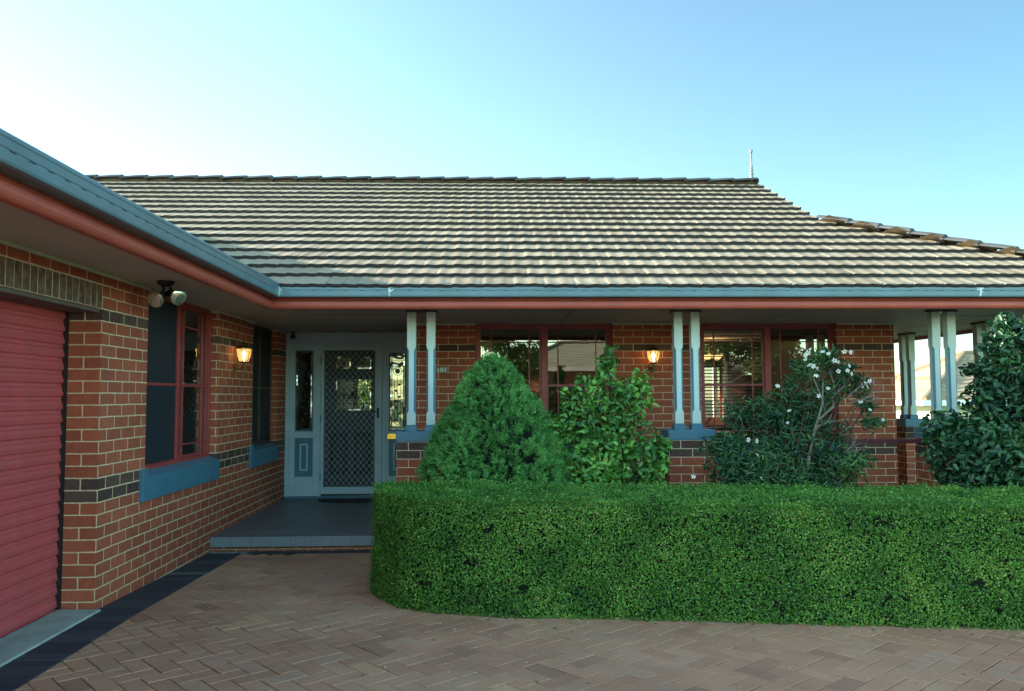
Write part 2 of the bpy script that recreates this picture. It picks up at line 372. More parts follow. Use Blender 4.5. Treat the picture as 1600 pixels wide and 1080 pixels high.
# ------------------------------------------------------------------ ground and paving
def gz(x, y): return -.055*min(1, max(0, (y-5.8)/2.6)) if y < 14 else -.055
def ground_z(x, y):
    r = min(1, max(0, (y-19)/7)); r = r*r*(3-2*r); return -.09-1.6*r
xs = [-400, -150, -60, -30, -15, -8, -4, 0, 4, 8, 12, 16, 22, 30, 45, 80, 160, 400]
ys = [-400, -150, -60, -30, -15, -8, 0, 4, 8, 12, 16, 18, 19, 20, 21, 22, 23, 24, 25, 26, 28, 34, 50, 90, 200, 600]
V = [(x, y, ground_z(x, y)) for y in ys for x in xs]; n = len(xs)
F = [(j*n+i, j*n+i+1, (j+1)*n+i+1, (j+1)*n+i) for j in range(len(ys)-1) for i in range(n-1)]
tag(arr_mesh('ground', V, F, M['grass']), 'green grass ground stretching out round the house', 'ground', kind='structure')
# herringbone brick driveway, each paver its own slab
def paver(mb, c, a, L, W, z, t, gap=.0017, h=.05):
    ca, sa = math.cos(a), math.sin(a); hl, hw = L/2-gap, W/2-gap
    tl = [random.uniform(-.0007, .0007) for _ in range(4)]; e = .004
    def P(u, v, zz): return (c[0]+ca*u-sa*v, c[1]+sa*u+ca*v, zz)
    top = [P(u*(hl-e), v*(hw-e), z+tl[i]) for i, (u, v) in enumerate(((-1, -1), (1, -1), (1, 1), (-1, 1)))]
    mid = [P(u*hl, v*hw, z-e+tl[i]) for i, (u, v) in enumerate(((-1, -1), (1, -1), (1, 1), (-1, 1)))]
    n = len(mb.v); mb.v += top+mid; mb.f.append((n, n+1, n+2, n+3)); 
    for i in range(4): mb.f.append((n+4+i, n+4+(i+1) % 4, n+(i+1) % 4, n+i))
    for _ in range(5): mb.uv.append([(0, 0)]*4); mb.mi.append(0); mb.t.append(t)
mb = MB(); U = .115; ang = R(-50); ca, sa = math.cos(ang), math.sin(ang)
HB = [(-.84, 7.4), (-.87, 6.9), (-.86, 6.6), (-.80, 6.35), (-.66, 6.08), (-.47, 5.88), (.02, 5.70), (1.05, 5.55), (2.2, 5.38), (3.4, 5.2), (5.0, 4.97), (7.5, 4.6)]   # hedge foot
def hedge_y(x):
    for (a, b), (c, d) in zip(HB[3:], HB[4:]):
        if a <= x <= c: return b+(d-b)*(x-a)/(c-a)
    return 99
for i in range(-150, 151):
    for j in range(-150, 151):
        q = (i-j) % 4
        if q == 0: cu, cv, rot = i+1, j+.5, 0
        elif q == 3: cu, cv, rot = i+.5, j+1, math.pi/2
        else: continue
        x = (cu*ca-cv*sa)*U; y = (cu*sa+cv*ca)*U+4
        if not (-2.52 < x < 8.5 and -7 < y < 8.36): continue
        if x > -.95 and y > (7.6 if x < -.88 else hedge_y(x)+.28): continue
        t = np.clip(.5+.35*noise.noise(Vector((x*.9, y*.9, 0)))+random.gauss(0, .17), 0, 1)
        paver(mb, (x, y), ang+rot, 2*U, U, gz(x, y)+random.uniform(-.0015, .0015), t)
drive = mb.build('driveway', M['paver'], tint=True); tag(drive, 'herringbone brown brick driveway in front of the hedge', 'driveway', kind='structure')
V = [(x, y, gz(x, y)-.012) for y in (-7, -3, 0, 3, 5, 5.8, 6.4, 7, 7.6, 8.4) for x in (-2.72, -2, -1, 0, 1, 3, 6, 8.5)]
F = [(j*8+i, j*8+i+1, (j+1)*8+i+1, (j+1)*8+i) for j in range(9) for i in range(7)]
tag(arr_mesh('paving_bed', V, F, plain('joint_sand', (.07, .055, .05), .95, .3, 30)), 'dark sand bedding seen in the paver joints', 'paving bed', kind='structure')
mb = MB(); y = -1.0                                      # dark border course along the wing wall, and one at the foot of the step
while y < 8.40:
    for x, W in ((-2.46, .23),):
        if y < 8.3: paver(mb, (-2.552, y+.06), 0, .33, .12, gz(x, y)+.006, random.random()**2)
    y += .12
x = -2.33
while x < -.75: paver(mb, (x+.06, 8.40), math.pi/2, .12, .12, gz(0, 8.4)+.007, random.random()**2*.7); x += .12
tag(mb.build('border_paving', M['dark_paver'], tint=True), 'dark blue paver border along the foot of the left wall', 'paving', kind='structure')
mb = MB(); mb.box((-2.975, -1, -.08), (-2.668, 5.98, .018)); mb.build('driveway_apron', M['concrete'], bevel=.012)
tag(bpy.data.objects['driveway_apron'], 'grey green concrete strip at the foot of the garage door', 'apron', kind='structure')
V = []; N_ = 60
for j in range(14):
    for i in range(N_):
        x = -.9+i*8.2/(N_-1); yb = max(5.7, hedge_y(x)+.25) if x > -.88 else 7.; y = yb+(8.42-yb)*j/13; V.append((x, y, -.03+.05*noise.noise(Vector((x*3, y*3, 0)))))
F = [(j*N_+i, j*N_+i+1, (j+1)*N_+i+1, (j+1)*N_+i) for j in range(13) for i in range(N_-1)]
tag(arr_mesh('garden_bed', V, F, M['soil']), 'bare dark soil bed behind the clipped hedge', 'garden bed', kind='structure')

mb = MB(); mb.box((-60, -16, -.3), (60, -8.5, -.02)); tag(mb.build('street', plain('street_concrete', (.33, .31, .28), .9, .2, 1.5, .4, 40)), 'pale concrete street added behind the viewer to bounce light', 'street', kind='structure')  # unseen slab added to bounce sunlight into the shaded front
# ------------------------------------------------------------------ the house
H = thing('brick_house', (0, 0, 0), 'red brick house with cream tiled roof, blue gutters and a long verandah', 'house')
Hloc = None
# brick walls
mb = MB()
hol = [(G1[1], G1[0], -.2, 2.127), (W1[0], W1[1], SZ1-.12, ZS), (W2[0], W2[1], SZ1-.12, ZS)]
wall(mb, (XL, 0), (XL, YE), -.15, ZS, hol, u0=.014)                                    # faces +X (outside on the right of +Y travel)
def jamb(mb, x0, x1, y, z0, z1, u0, sgn):  # sheet at constant y between x0 and x1
    P = [(x0, y, z0), (x1, y, z0), (x1, y, z1), (x0, y, z1)]; d = abs(x1-x0); u0 += .014
    mb.face(P, [(u0-sgn*d, z0+OFF), (u0, z0+OFF), (u0, z1+OFF), (u0-sgn*d, z1+OFF)])
jamb(mb, XL-.23, XL, G1[0], -.15, 2.127, G1[0], 1)
jamb(mb, XL-.23, XL, G1[1], -.15, 2.127, G1[1], 1)
for a, b in (W1, W2):
    jamb(mb, XL-.12, XL, a, SZ1-.12, ZS, a, 1); jamb(mb, XL-.12, XL, b, SZ1-.12, ZS, b, -1)
mb.face([(XL, G1[1], 2.127), (XL-.23, G1[1], 2.127), (XL-.23, G1[0], 2.127), (XL, G1[0], 2.127)])
mb.build('brick_wall', M['brick'], H)
mb = MB(); wall(mb, (-7.0, 0), (XL, 0), -.15, ZS, u0=.1)
mb.build('brick_wall', M['brick'], H)
# dark soldier course over the garage
mb = MB(); y = G1[0]-.012; 
while y > 0.75:
    o = random.uniform(-.0015, .0015); mb.box((XL-.05, y-.076, 2.131), (XL+.004+o, y, 2.292), t=random.random()); y -= .086
mb.box((XL-.05, .74, 2.1275), (XL+.0015, G1[0]-.001, 2.2985), mi=1)
mb.build('soldier_course', [M['dark_brick'], M['mortar']], H, bevel=.0025)
# facade
mb = MB(); L = XR-XF0
def fx(x): return x-XF0
hol = [(fx(WA[0]), fx(WA[1]), SZ1-.12, ZS), (fx(WB[0]), fx(WB[1]), SZ1-.12, ZS)]
wall(mb, (XF0, YF), (XR, YF), -.1, ZS, hol, u0=.04)
for a, b in (WA, WB):
    for x, s in ((a, 1), (b, -1)):
        P = [(x, YF, SZ1-.12), (x, YF+.12, SZ1-.12), (x, YF+.12, ZS), (x, YF, ZS)]; u = .04+x-XF0
        mb.face(P if s > 0 else P, [(u, SZ1-.12+OFF), (u+.12, SZ1-.12+OFF), (u+.12, ZS+OFF), (u, ZS+OFF)])
wall(mb, (XR, YF), (XR, YB), -1.7, ZS, u0=.04+L)
wall(mb, (XF0, YE+.12), (XF0, YF), -.1, ZS, u0=.04-YE-.12+YF)
mb.build('brick_wall', M['brick'], H)
mb = MB()
wall(mb, (XR, YB), (-8.5, YB), -1.7, ZS, [(XR-5.06, XR-4.42, 1.0, 2.08), (XR+1.45, XR+2.62, .15, 2.12)]); wall(mb, (-8.5, YB), (-8.5, 8), -1.7, ZS); wall(mb, (-8.5, 8), (-7, 8), -.2, ZS); wall(mb, (-7, 8), (-7, 0), -.2, ZS)
mb.build('brick_wall', M['brick'], H)
# cream bead under the soffit
def bead(a, b):
    mb = MB(); mb.box(a, b); mb.build('soffit_bead', M['bead'], H, bevel=.005)
def beadx(y0, y1): bead((XL, y0, ZS-.024), (XL+.022, y1, ZS))
for a, b in ((0, W1[0]), (W1[1], W2[0]), (W2[1], YE-.02)): beadx(a, b)
for a, b in ((XF0-.02, WA[0]), (WA[1], WB[0]), (WB[1], XR+.02)): bead((a, YF-.022, ZS-.024), (b, YF, ZS))
for a in (W1[1], W2[1]): bead((XL-.12, a-.02, ZS-.024), (XL, a, ZS))
# soffit with sheet joints
mb = MB(); T = .012
mb.box((-8.45, 0.02, ZS), (-2.035, 7.98, ZS+T)); mb.box((-8.45, 7.98, ZS), (6.775, YB+.6, ZS+T))
k0 = len(mb.f)
for x in (.95, 3.35, 5.75): mb.box((x-.005, 8.0, ZS-.0025), (x+.005, YF-.03 if x < XR else YB, ZS))
for y in (2.0,): mb.box((XL+.03, y-.008, ZS-.003), (-2.06, y+.008, ZS))
mb.box((-2.05, 9.0, ZS-.003), (-.9, 9.012, ZS))
for y in (9.2, 11.6, 14.0): mb.box((XR+.03, y-.008, ZS-.003), (6.76, y+.008, ZS))
mb.mi[k0:] = [1]*(len(mb.f)-k0); mb.build('soffit', [M['soffit'], plain('joint_strip', (.16, .14, .11), .8)], H)
# fascia and gutter swept round the eaves
def eave(prof, name, mats, bevel=0, ends=True, base=.115, mif=lambda i: 0, slots=False):
    mb = MB(); rings = []
    fX, fY, rX = GX-base, GY+base, GXR-base
    for o_, z_ in prof:
        rings.append([(fX+o_, -.1, z_), (fX+o_, fY-o_, z_), (rX+o_, fY-o_, z_), (rX+o_, YB+.7, z_)])
    n = len(prof)
    for i in range(n):
        k2 = (i+1) % n
        for s_ in range(3): mb.face([rings[i][s_], rings[i][s_+1], rings[k2][s_+1], rings[k2][s_]], mi=mif(i))
    if slots:
        k0 = len(mb.f); x = GX+.15
        while x < GXR-.1: mb.box((x, GY-.0006, 2.499), (x+.05, GY+.009, 2.501)); x += .152
        y = .2
        while y < GY-.1: mb.box((GX-.009, y, 2.499), (GX+.0006, y+.05, 2.501)); y += .152
        mb.mi[k0:] = [1]*(len(mb.f)-k0)
    return mb.build(name, mats, H, smooth=False)
fp = [(-.03, 2.336), (.004, 2.333), (.018, 2.337), (.028, 2.348), (.034, 2.365), (.035, 2.383), (.031, 2.40), (.022, 2.412), (.006, 2.42), (0, 2.425), (0, 2.53), (-.03, 2.53)]
eave(fp, 'fascia', M['red'])
gp = [(.004, 2.442), (.100, GZ0), (.112, 2.443), (.115, 2.455), (.115, 2.492), (.1125, 2.498), (.1125, 2.502), (.115, 2.508), (.115, 2.545), (.118, 2.549), (.118, 2.562), (.115, 2.570), (.106, GZ1), (.098, 2.570), (.101, 2.50), (.098, 2.452), (.014, 2.455), (.012, 2.55), (.004, 2.55)]
gut = eave(gp, 'gutter', [M['gutter'], M['black']], slots=True)
SEAL = plain('sealant', (.5, .62, .6), .5, .1, 30)
for x in (-.893, 4.86):
    mb = MB(); mb.box((x, GY-.0022, 2.445), (x+.012, GY, 2.57))
    for q in range(16): 
        a, b = random.gauss(x+.006, .012), random.uniform(2.45, 2.56); mb.box((a, GY-.002-q*.00002, b), (a+random.uniform(.006, .02), GY, b+random.uniform(.006, .02)))
    mb.build('gutter_joint', SEAL, gut)
mb = MB(); mb.tube([(GX+.002, GY-.002, 2.445), (GX+.002, GY-.002, 2.57)], .004, 6)
for q in range(8):
    a = random.uniform(0, .02); b = random.uniform(2.45, 2.51); mb.box((GX+a, GY-.0025-q*.00002, b), (GX+a+.01, GY, b+.012))
mb.build('gutter_joint', SEAL, gut)

# tiled roof planes
def tile_plane(name, org, ud, hd, ulim, H1, seed=0, gauge=.2903, parent=None, du=.01875, amp=.0036, mat=None):
    """org: eave origin; ud: unit vector along the eave; hd: horizontal unit vector up the slope; ulim(h)->(u0,u1); H1: plan length"""
    rs = np.random.default_rng(seed); ud = np.array(ud, float); hd = np.array(hd, float); up = np.array((0, 0, 1.))
    sv = unit((hd+up*TP)[None])[0]; nv = np.cross(ud, sv); 
    if nv[2] < 0: nv = -nv
    cz = 1/math.sqrt(1+TP*TP); Vs = []; Fs = []; Ts = []; base = 0; rows = int(round(H1/gauge)); umin = min(ulim(h)[0] for h in np.linspace(0, H1, 20)); umax = max(ulim(h)[1] for h in np.linspace(0, H1, 20))
    def nrnd(i, r_): return (math.sin(i*127.1+r_*311.7+seed)*43758.5453) % 1
    for r_ in range(rows):
        h0, h1 = r_*H1/rows-(.035 if r_ == 0 else .0), (r_+1)*H1/rows+.012
        lo0, hi0 = ulim(r_*H1/rows); lo1, hi1 = ulim(min(H1, (r_+1)*H1/rows)); lo, hi = (min(lo0, lo1), (hi0+hi1)/2+.02)
        us = np.arange(umin, umax+du, du); us = us[(us > lo-du) & (us < hi+du)]; us = np.clip(us, lo, hi)
        ph = us+(.15 if r_ % 2 else 0); tile = np.floor(ph/.30).astype(int); fr = ph/.30-tile
        prof = amp*np.cos(2*math.pi*(fr*2-.25)); prof = np.where(prof < 0, prof*.75, prof)
        joint = np.where((fr < .035), -.006, 0); lift = np.array([nrnd(t, r_) for t in tile]); tilt = np.array([nrnd(t, r_+77)-.5 for t in tile])
        lowz = prof+joint+.034+lift*.004+tilt*.004*(fr-.5)*2; upz = prof*.9+joint*.7-.003
        jog = (lift-.5)*.006
        def P(h, n_): 
            hh = (h+jog)[:, None]
            return np.array(org)+us[:, None]*ud+hh*(hd+up*TP)+nv*n_[:, None]
        a = P(np.full(len(us), h0)+.004, lowz-.037); b = P(np.full(len(us), h0), lowz); c = P(np.full(len(us), h0)+.012, lowz+.0012); d = P(np.full(len(us), (h0+h1)/2), (lowz+upz)/2); e = P(np.full(len(us), h1), upz)
        m = len(us); Vs.append(np.concatenate([a, b, c, d, e])); tint = np.array([nrnd(t, r_+13) for t in tile])[:-1]*.8+.1+(rs.random(m-1)-.5)*.08
        ok = (us[1:]-us[:-1]) > 1e-5
        for q in range(4):
            i = base+q*m+np.arange(m-1); f = np.stack([i, i+1, i+m+1, i+m], 1)[ok]; Fs.append(f); Ts.append(tint[ok]*0 if q == 0 else tint[ok])  # front lips take the darkest stop: shade between courses painted in
        base += 5*m
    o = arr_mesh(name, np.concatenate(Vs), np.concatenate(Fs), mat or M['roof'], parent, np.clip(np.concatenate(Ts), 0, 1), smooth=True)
    o.data.set_sharp_from_angle(angle=R(35)); return o
hW = 2.2                                             # plan half-width of the wing roof
H1 = 4.936; hB = GXR-X0
def lim_front(h): return ((GX-h if h < hW else -9.0), (GXR-h if h < hB else X0))
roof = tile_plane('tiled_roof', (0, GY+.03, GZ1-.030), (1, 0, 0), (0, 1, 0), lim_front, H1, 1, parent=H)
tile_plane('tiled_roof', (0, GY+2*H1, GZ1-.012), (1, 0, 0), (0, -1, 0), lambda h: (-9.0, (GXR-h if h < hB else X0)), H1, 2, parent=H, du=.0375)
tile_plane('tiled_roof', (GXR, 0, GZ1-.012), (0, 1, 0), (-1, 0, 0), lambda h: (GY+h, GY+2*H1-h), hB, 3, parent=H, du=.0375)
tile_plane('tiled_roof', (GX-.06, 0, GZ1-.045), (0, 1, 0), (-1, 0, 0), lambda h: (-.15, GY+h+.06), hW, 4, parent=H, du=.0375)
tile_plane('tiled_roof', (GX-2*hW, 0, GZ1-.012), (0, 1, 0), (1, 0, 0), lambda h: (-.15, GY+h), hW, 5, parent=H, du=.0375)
ZR = GZ1+TP*H1; ZB = GZ1+TP*hB
for tri in ([(X0-.02, GY+hB+.1, ZB-.03), (X0-.02, GY+2*H1-hB-.1, ZB-.03), (X0-.02, GY+H1, ZR-.09)], [(-9, GY, GZ1), (-9, GY+2*H1, GZ1), (-9, GY+H1, ZR)], [(GX, -.12, GZ1), (GX-hW, -.12, GZ1+TP*hW), (GX-2*hW, -.12, GZ1)]):
    mb = MB(); mb.face(tri); mb.build('gable_board', M['cream'], H)
def caps(name, a, b, step, w=.105, seed=0):
    a, b = Vector(a), Vector(b); d = (b-a).normalized(); L = (b-a).length; n = max(1, int(round(L/step))); st = L/n
    side = d.cross(Vector((0, 0, 1))).normalized(); up = side.cross(d); mb = MB(); rs = random.Random(seed)
    for i in range(n):
        p0 = a+d*(st*i-.03); p1 = a+d*(st*(i+1)+.012); t = rs.random(); rings = []; jo = rs.uniform(-.004, .004)
        for p, hh, ww in ((p0, .014, .96), (p0+d*.012, .020, 1), (p0+d*st*.45, .016, .96), (p1-d*.03, .0, .93), (p1, -.003, .92)):
            rings.append([p+side*(math.cos(th)*w*ww)+up*(math.sin(th)*w*.5*ww+hh-.03+jo) for th in [math.pi*k_/8 for k_ in range(9)]])
        for r_ in range(4):
            for k_ in range(8): mb.face([rings[r_][k_], rings[r_][k_+1], rings[r_+1][k_+1], rings[r_+1][k_]], t=t)
        mb.face(rings[0], t=t); mb.face([p+up*-.045 for p in (rings[0][0], rings[0][8])]+[rings[0][8], rings[0][0]], t=t)
    return mb.build(name, M['cap'], roof, tint=True, smooth=True)
caps('ridge_cap', (X0-.03, GY+H1, ZR+.02), (-9, GY+H1, ZR+.02), .385, .10, 1)
caps('hip_cap', (GXR+.02, GY-.02, GZ1+.035), (X0, GY+hB, ZB+.035), .40, .105, 2)
caps('hip_cap', (GXR+.02, GY+2*H1+.02, GZ1+.03), (X0, GY+2*H1-hB, ZB+.03), .40, .105, 3)
caps('ridge_cap', (GX-hW, -.1, GZ1+TP*hW+.02), (GX-hW, GY+hW, GZ1+TP*hW+.02), .40, .10, 4)
mb = MB(); fx_, fy_ = X0-.085, GY+H1
mb.lathe([(.030, 0), (.030, .07), (.022, .085), (.034, .10), (.034, .115), (.020, .13), (.030, .16), (.018, .18), (.027, .20), (.020, .215), (.015, .25), (.012, .42), (.016, .425), (.016, .435), (.010, .44), (.022, .452), (.029, .472), (.022, .492), (.006, .50)], (fx_, fy_, ZR+.02), 14)
mb.build('finial', plain('finial_paint', (.20, .22, .22), .5), roof, smooth=True)

# ------------------------------------------------------------------ windows
def XFL(y_plane):            # facade frame: u -> +X, w -> outwards (-Y)
    return lambda u, w_, z: (u, y_plane-w_, z)
def XLW(x_plane):            # left wall frame: u -> +Y, w -> outwards (+X)
    return lambda u, w_, z: (x_plane+w_, u, z)
def sill(xf, a, b, parent, ext=.0, end_lug=False):
    mb = MB()
    n = max(3, int((b-a+ext)/.1)); a0 = a-ext
    def prism(u0, u1, zt):
        P = [(.028, SZ0), (.028, zt-.055), (-.11, zt), (-.11, SZ0)]
        A = [xf(u0, w_, z) for w_, z in P]; B = [xf(u1, w_, z) for w_, z in P]
        mb.face(A); mb.face(B[::-1])
        for i in range(4): mb.face([A[i], B[i], B[(i+1) % 4], A[(i+1) % 4]])
    prism(a0, b+.012, SZ1-.012)
    if ext: 
        mb.box((a0-.001, -.02, SZ0-.002), (a, .031, SZ1), xf=xf)
    return mb.build('sill', M['blue'], parent, bevel=.006)
def window(name, xf, a, b, parent, z0=SZ1-.040, z1=ZS, flys=(0,), bars=(), blinds=None, mids=1.62, inset=.095, rev=False, framemat='frame_red', label=None, seed=0, glass='glass', midbar=(0, 1)):
    wn = link(name, None, parent)
    if label: wn['label'] = label
    fm = M[framemat]; W = -inset; m = (a+b)/2; mb = MB()
    mb.box((a, W-.05, z0), (a+.045, W+.02, z1), xf=xf); mb.box((b-.045, W-.05, z0), (b, W+.02, z1), xf=xf)
    mb.box((a+.045, W-.05, z1-.04), (b-.045, W+.0195, z1-.001), xf=xf); mb.box((a+.045, W-.05, z0), (b-.045, W+.03, z0+.045), xf=xf)
    mb.box((m-.032, W-.045, z0+.045), (m+.032, W+.024, z1-.04), xf=xf)
    mb.build('frame', fm, wn, bevel=.004)
    rs = random.Random(seed)
    for i, (p, q) in enumerate(((a+.045, m-.032), (m+.032, b-.045))):
        sb = MB(); s_ = .022
        sb.box((p, W-.03, z0+.045), (p+s_, W+.004, z1-.04), xf=xf); sb.box((q-s_, W-.03, z0+.045), (q, W+.004, z1-.04), xf=xf)
        sb.box((p+s_, W-.03, z0+.045), (q-s_, W+.0035, z0+.045+s_), xf=xf); sb.box((p+s_, W-.03, z1-.04-s_), (q-s_, W+.0035, z1-.04), xf=xf)
        if i in midbar: sb.box((p+s_, W-.028, mids-.014), (q-s_, W+.006, mids+.014), xf=xf)
        if i in bars:
            for u in (p+s_+.125, q-s_-.125): sb.box((u-.0065, W-.022, z0+.067), (u+.0065, W+.0015, z1-.062), xf=xf)
            for z in (z1-.04-s_-.165, z0+.045+s_+.10): sb.box((p+s_, W-.021, z-.0065), (q-s_, W+.0005, z+.0065), xf=xf)
        sb.build('sash', fm, wn)
        t1, t2 = rs.uniform(-.002, .002), rs.uniform(-.002, .002)
        gb = MB(); gb.face([xf(p+.01, W-.013+t1, z0+.05), xf(q-.01, W-.013-t1, z0+.05), xf(q-.01, W-.013-t1+t2, z1-.05), xf(p+.01, W-.013+t1+t2, z1-.05)])
        gb.build('glass', M[glass], wn)
        if i in flys:
            b3 = MB(); b3.box((p, W+.0085, mids-.012), (q, W+.018, mids+.012), xf=xf); b3.build('glazing_bar', fm, wn)
            g2 = MB(); g2.face([xf(p+.004, W+.008, z0+.05), xf(q-.004, W+.008, z0+.05), xf(q-.004, W+.008, z1-.045), xf(p+.004, W+.008, z1-.045)])
            g2.build('flyscreen', M['screen'], wn)
        if blinds and blinds[i]:
            zt, zb, kind = blinds[i]; bb = MB(); z = zt
            if kind == 'solid':
                bb.box((p, W-.10, zb), (q, W-.09, zt), xf=xf)
                bb.build('blind', M['blind_dark'], wn)
            else:
                bb.box((p, W-.11, zt-.045), (q, W-.07, zt), xf=xf); z = zt-.06
                while z > zb:
                    dz = .0075 if kind == 'open' else .017; A = [xf(p+.005, W-.112, z+dz), xf(q-.005, W-.112, z+dz), xf(q-.005, W-.066, z-dz), xf(p+.005, W-.066, z-dz)]
                    bb.face(A); z -= .043
                bb.build('blind', M['blind'], wn)
    return wn
xfF, xfL = XFL(YF), XLW(XL)
w1 = window('window', xfL, *W1, H, flys=(0,), bars=(0, 1), mids=1.607, midbar=(0, 1), label='wide window in the left wall, half covered by a dark flyscreen', seed=1)
sill(xfL, *W1, w1, ext=.1)
w2 = window('window', xfL, *W2, H, flys=(0, 1), bars=(), mids=1.607, framemat='timber', label='narrow black window beside the entry door', seed=2)
sill(xfL, *W2, w2, ext=.12)
wa = window('window', xfF, *WA, H, flys=(), bars=(0, 1), blinds=((2.31, 2.15, 'solid'), (2.33, 2.165, 'solid')), midbar=(1,), mids=1.62, label='window behind the cone shaped conifer', seed=3)
sill(xfF, *WA, wa)
wb = window('window', xfF, *WB, H, flys=(), bars=(0, 1), blinds=((2.34, .98, 'open'), (2.33, 2.165, 'solid')), mids=1.62, midbar=(0,), label='window with a slatted blind behind the flowering shrub', seed=5)
sill(xfF, *WB, wb)

# ------------------------------------------------------------------ rooms seen through the glass
mb = MB()
def room(x0, x1, y0, y1, back=(), front=(), z0=.12, side=None, floor=1):
    for a, b, c, e in holes_grid(x0, x1, z0, ZS-.002, back): mb.face([(a, y1, c), (b, y1, c), (b, y1, e), (a, y1, e)])
    for a, b, c, e in holes_grid(x0, x1, z0, ZS-.002, front): mb.face([(a, y0, c), (b, y0, c), (b, y0, e), (a, y0, e)])
    for x in (x0, x1):
        for a, b, c, e in holes_grid(y0, y1, z0, ZS-.002, side[x] if side and x in side else ()): mb.face([(x, a, c), (x, b, c), (x, b, e), (x, a, e)])
    mb.face([(x0, y0, z0), (x1, y0, z0), (x1, y1, z0), (x0, y1, z0)], mi=1); mb.face([(x0, y0, ZS-.002), (x1, y0, ZS-.002), (x1, y1, ZS-.002), (x0, y1, ZS-.002)])
room(-.78, 2.2, YF+.25, 14.2, front=[(WA[0], WA[1], SZ1-.12, ZS)])
room(2.26, XR-.06, YF+.25, YB-.15, front=[(WB[0], WB[1], SZ1-.12, ZS)], back=[(4.42, 5.06, 1.0, 2.08)])
room(-2.68, -.92, YE+.2, YB-.15, front=[(-2.6, -1.0, .12, 2.3)], back=[(-2.62, -1.45, .15, 2.12)])
room(-6.8, XL-.24, 6.2, YE, side={XL-.24: [(W1[0], W1[1], SZ1-.12, ZS), (W2[0], W2[1], SZ1-.12, ZS)]})
mb.build('inner_wall', [M['plaster'], M['carpet']], H)
t = thing('pendant_lamp', (3.60, 13, 2.383), 'lit pendant lamp with cream bowl shades inside the right window', 'lamp')
mb = MB(); mb.lathe([(.05, 0), (.05, -.02), (.012, -.03), (.012, -.22), (.03, -.24), (.0, -.27)], (0, 0, 0), 10)
for a in (0, 120, 240):
    dx, dy = math.cos(R(a))*.12, math.sin(R(a))*.12; mb.tube([(0, 0, -.2), (dx*.5, dy*.5, -.3), (dx, dy, -.34)], .008, 6)
mb.build('stem', M['brass'], t, smooth=True)
for a in (0, 120, 240):
    mb = MB(); mb.lathe([(.02, -.34), (.055, -.31), (.095, -.26), (.085, -.26), (.05, -.30)], (math.cos(R(a))*.12, math.sin(R(a))*.12, 0), 14, close=False); mb.build('lamp_shade', M['warm_shade'], t, smooth=True)
pl = bpy.data.lights.new('pendant_light', 'POINT'); pl.energy = 3; pl.color = (1, .7, .4); pl.shadow_soft_size = .1
link('light', pl, t, (0, 0, -.22))
t = thing('dining_table', (4.2, 15.6, .12), 'dark dining table inside the room behind the right window', 'table')
mb = MB(); mb.box((-.8, -.45, .71), (.8, .45, .75)); mb.build('tabletop', M['timber'], t)
for x in (-.72, .72):
    for y in (-.38, .38): mb = MB(); mb.box((x-.03, y-.03, 0), (x+.03, y+.03, .71)); mb.build('leg', M['timber'], t)
for i, (x, y, r_) in enumerate(((3.95, 14.95, math.pi), (4.55, 14.95, math.pi))):
    t = thing('dining_chair', (x, y, .12), 'dark dining chair at the table indoors, ' + ('nearer the window\'s left edge' if i == 0 else 'on the right of its pair'), 'chair', 'dining chairs indoors')
    t.rotation_euler = (0, 0, r_)
    mb = MB(); mb.box((-.22, -.22, .43), (.22, .22, .47)); mb.build('seat', M['timber'], t)
    mb = MB(); mb.box((-.22, .19, .85), (.22, .22, .98)); mb.box((-.22, .19, .47), (-.19, .22, .85)); mb.box((.19, .19, .47), (.22, .22, .85)); mb.box((-.19, .195, .62), (.19, .215, .68)); mb.build('backrest', M['timber'], t)
    for x2 in (-.19, .19):
        for y2 in (-.19, .19): mb = MB(); mb.box((x2-.018, y2-.018, 0), (x2+.018, y2+.018, .43)); mb.build('leg', M['timber'], t)

# ------------------------------------------------------------------ entry joinery
xfE = XFL(YE)
ent = link('entry_frame', None, H); ent['label'] = 'pale blue timber entry frame with leaded side windows'
EX0, EX1 = XL+.004, XF0-.002; Zf = .135
mb = MB(); J = M['joinery']
def jb(u0, u1, z0, z1, w0=-.06, w1=0): mb.box((u0, w0, z0), (u1, w1, z1), xf=xfE)
jb(EX0, EX1, 2.235, ZS-.002, -.06, -.004)                                       # head board
jb(EX0, EX0+.055, Zf, 2.235, -.06, .004); jb(-2.235, -2.185-.035, Zf, 2.235, -.06, .006); jb(-1.385, -1.335, Zf, 2.235, -.06, .006); jb(EX1-.03, EX1, Zf, 2.235, -.06, .004)
jb(EX0+.055, EX1-.03, 2.195, 2.235, -.06, .012)
SL = ((EX0+.055, -2.235, -2.585, -2.335, 1.02, 2.135), (-1.335, EX1-.03, -1.295, -1.062, 1.02, 2.10))
for a, b, g0, g1, gz0, gz1 in SL:
    g0, g1 = max(a+.01, g0), min(b-.01, g1)
    jb(a, g0, Zf, 2.195, -.05, -.008); jb(g1, b, Zf, 2.195, -.05, -.008); jb(g0, g1, gz1, 2.195, -.05, -.0085); jb(g0, g1, .93, gz0, -.05, -.0085); jb(g0, g1, Zf, .40, -.05, -.0085)
mb.build('casing', J, ent, bevel=.004)
for a, b, g0, g1, gz0, gz1 in SL:
    mb = MB(); jb(g0, g1, .40, .93, -.05, -.022)
    for d, (z0, z1) in ((0, (gz0, gz1)),):
        for q in ((g0, g0+.014, z0, z1), (g1-.014, g1, z0, z1), (g0+.014, g1-.014, z0, z0+.014), (g0+.014, g1-.014, z1-.014, z1)): jb(*q, -.045, -.006)
    mb.build('panel', M['joinery_dark'], ent, bevel=.003)
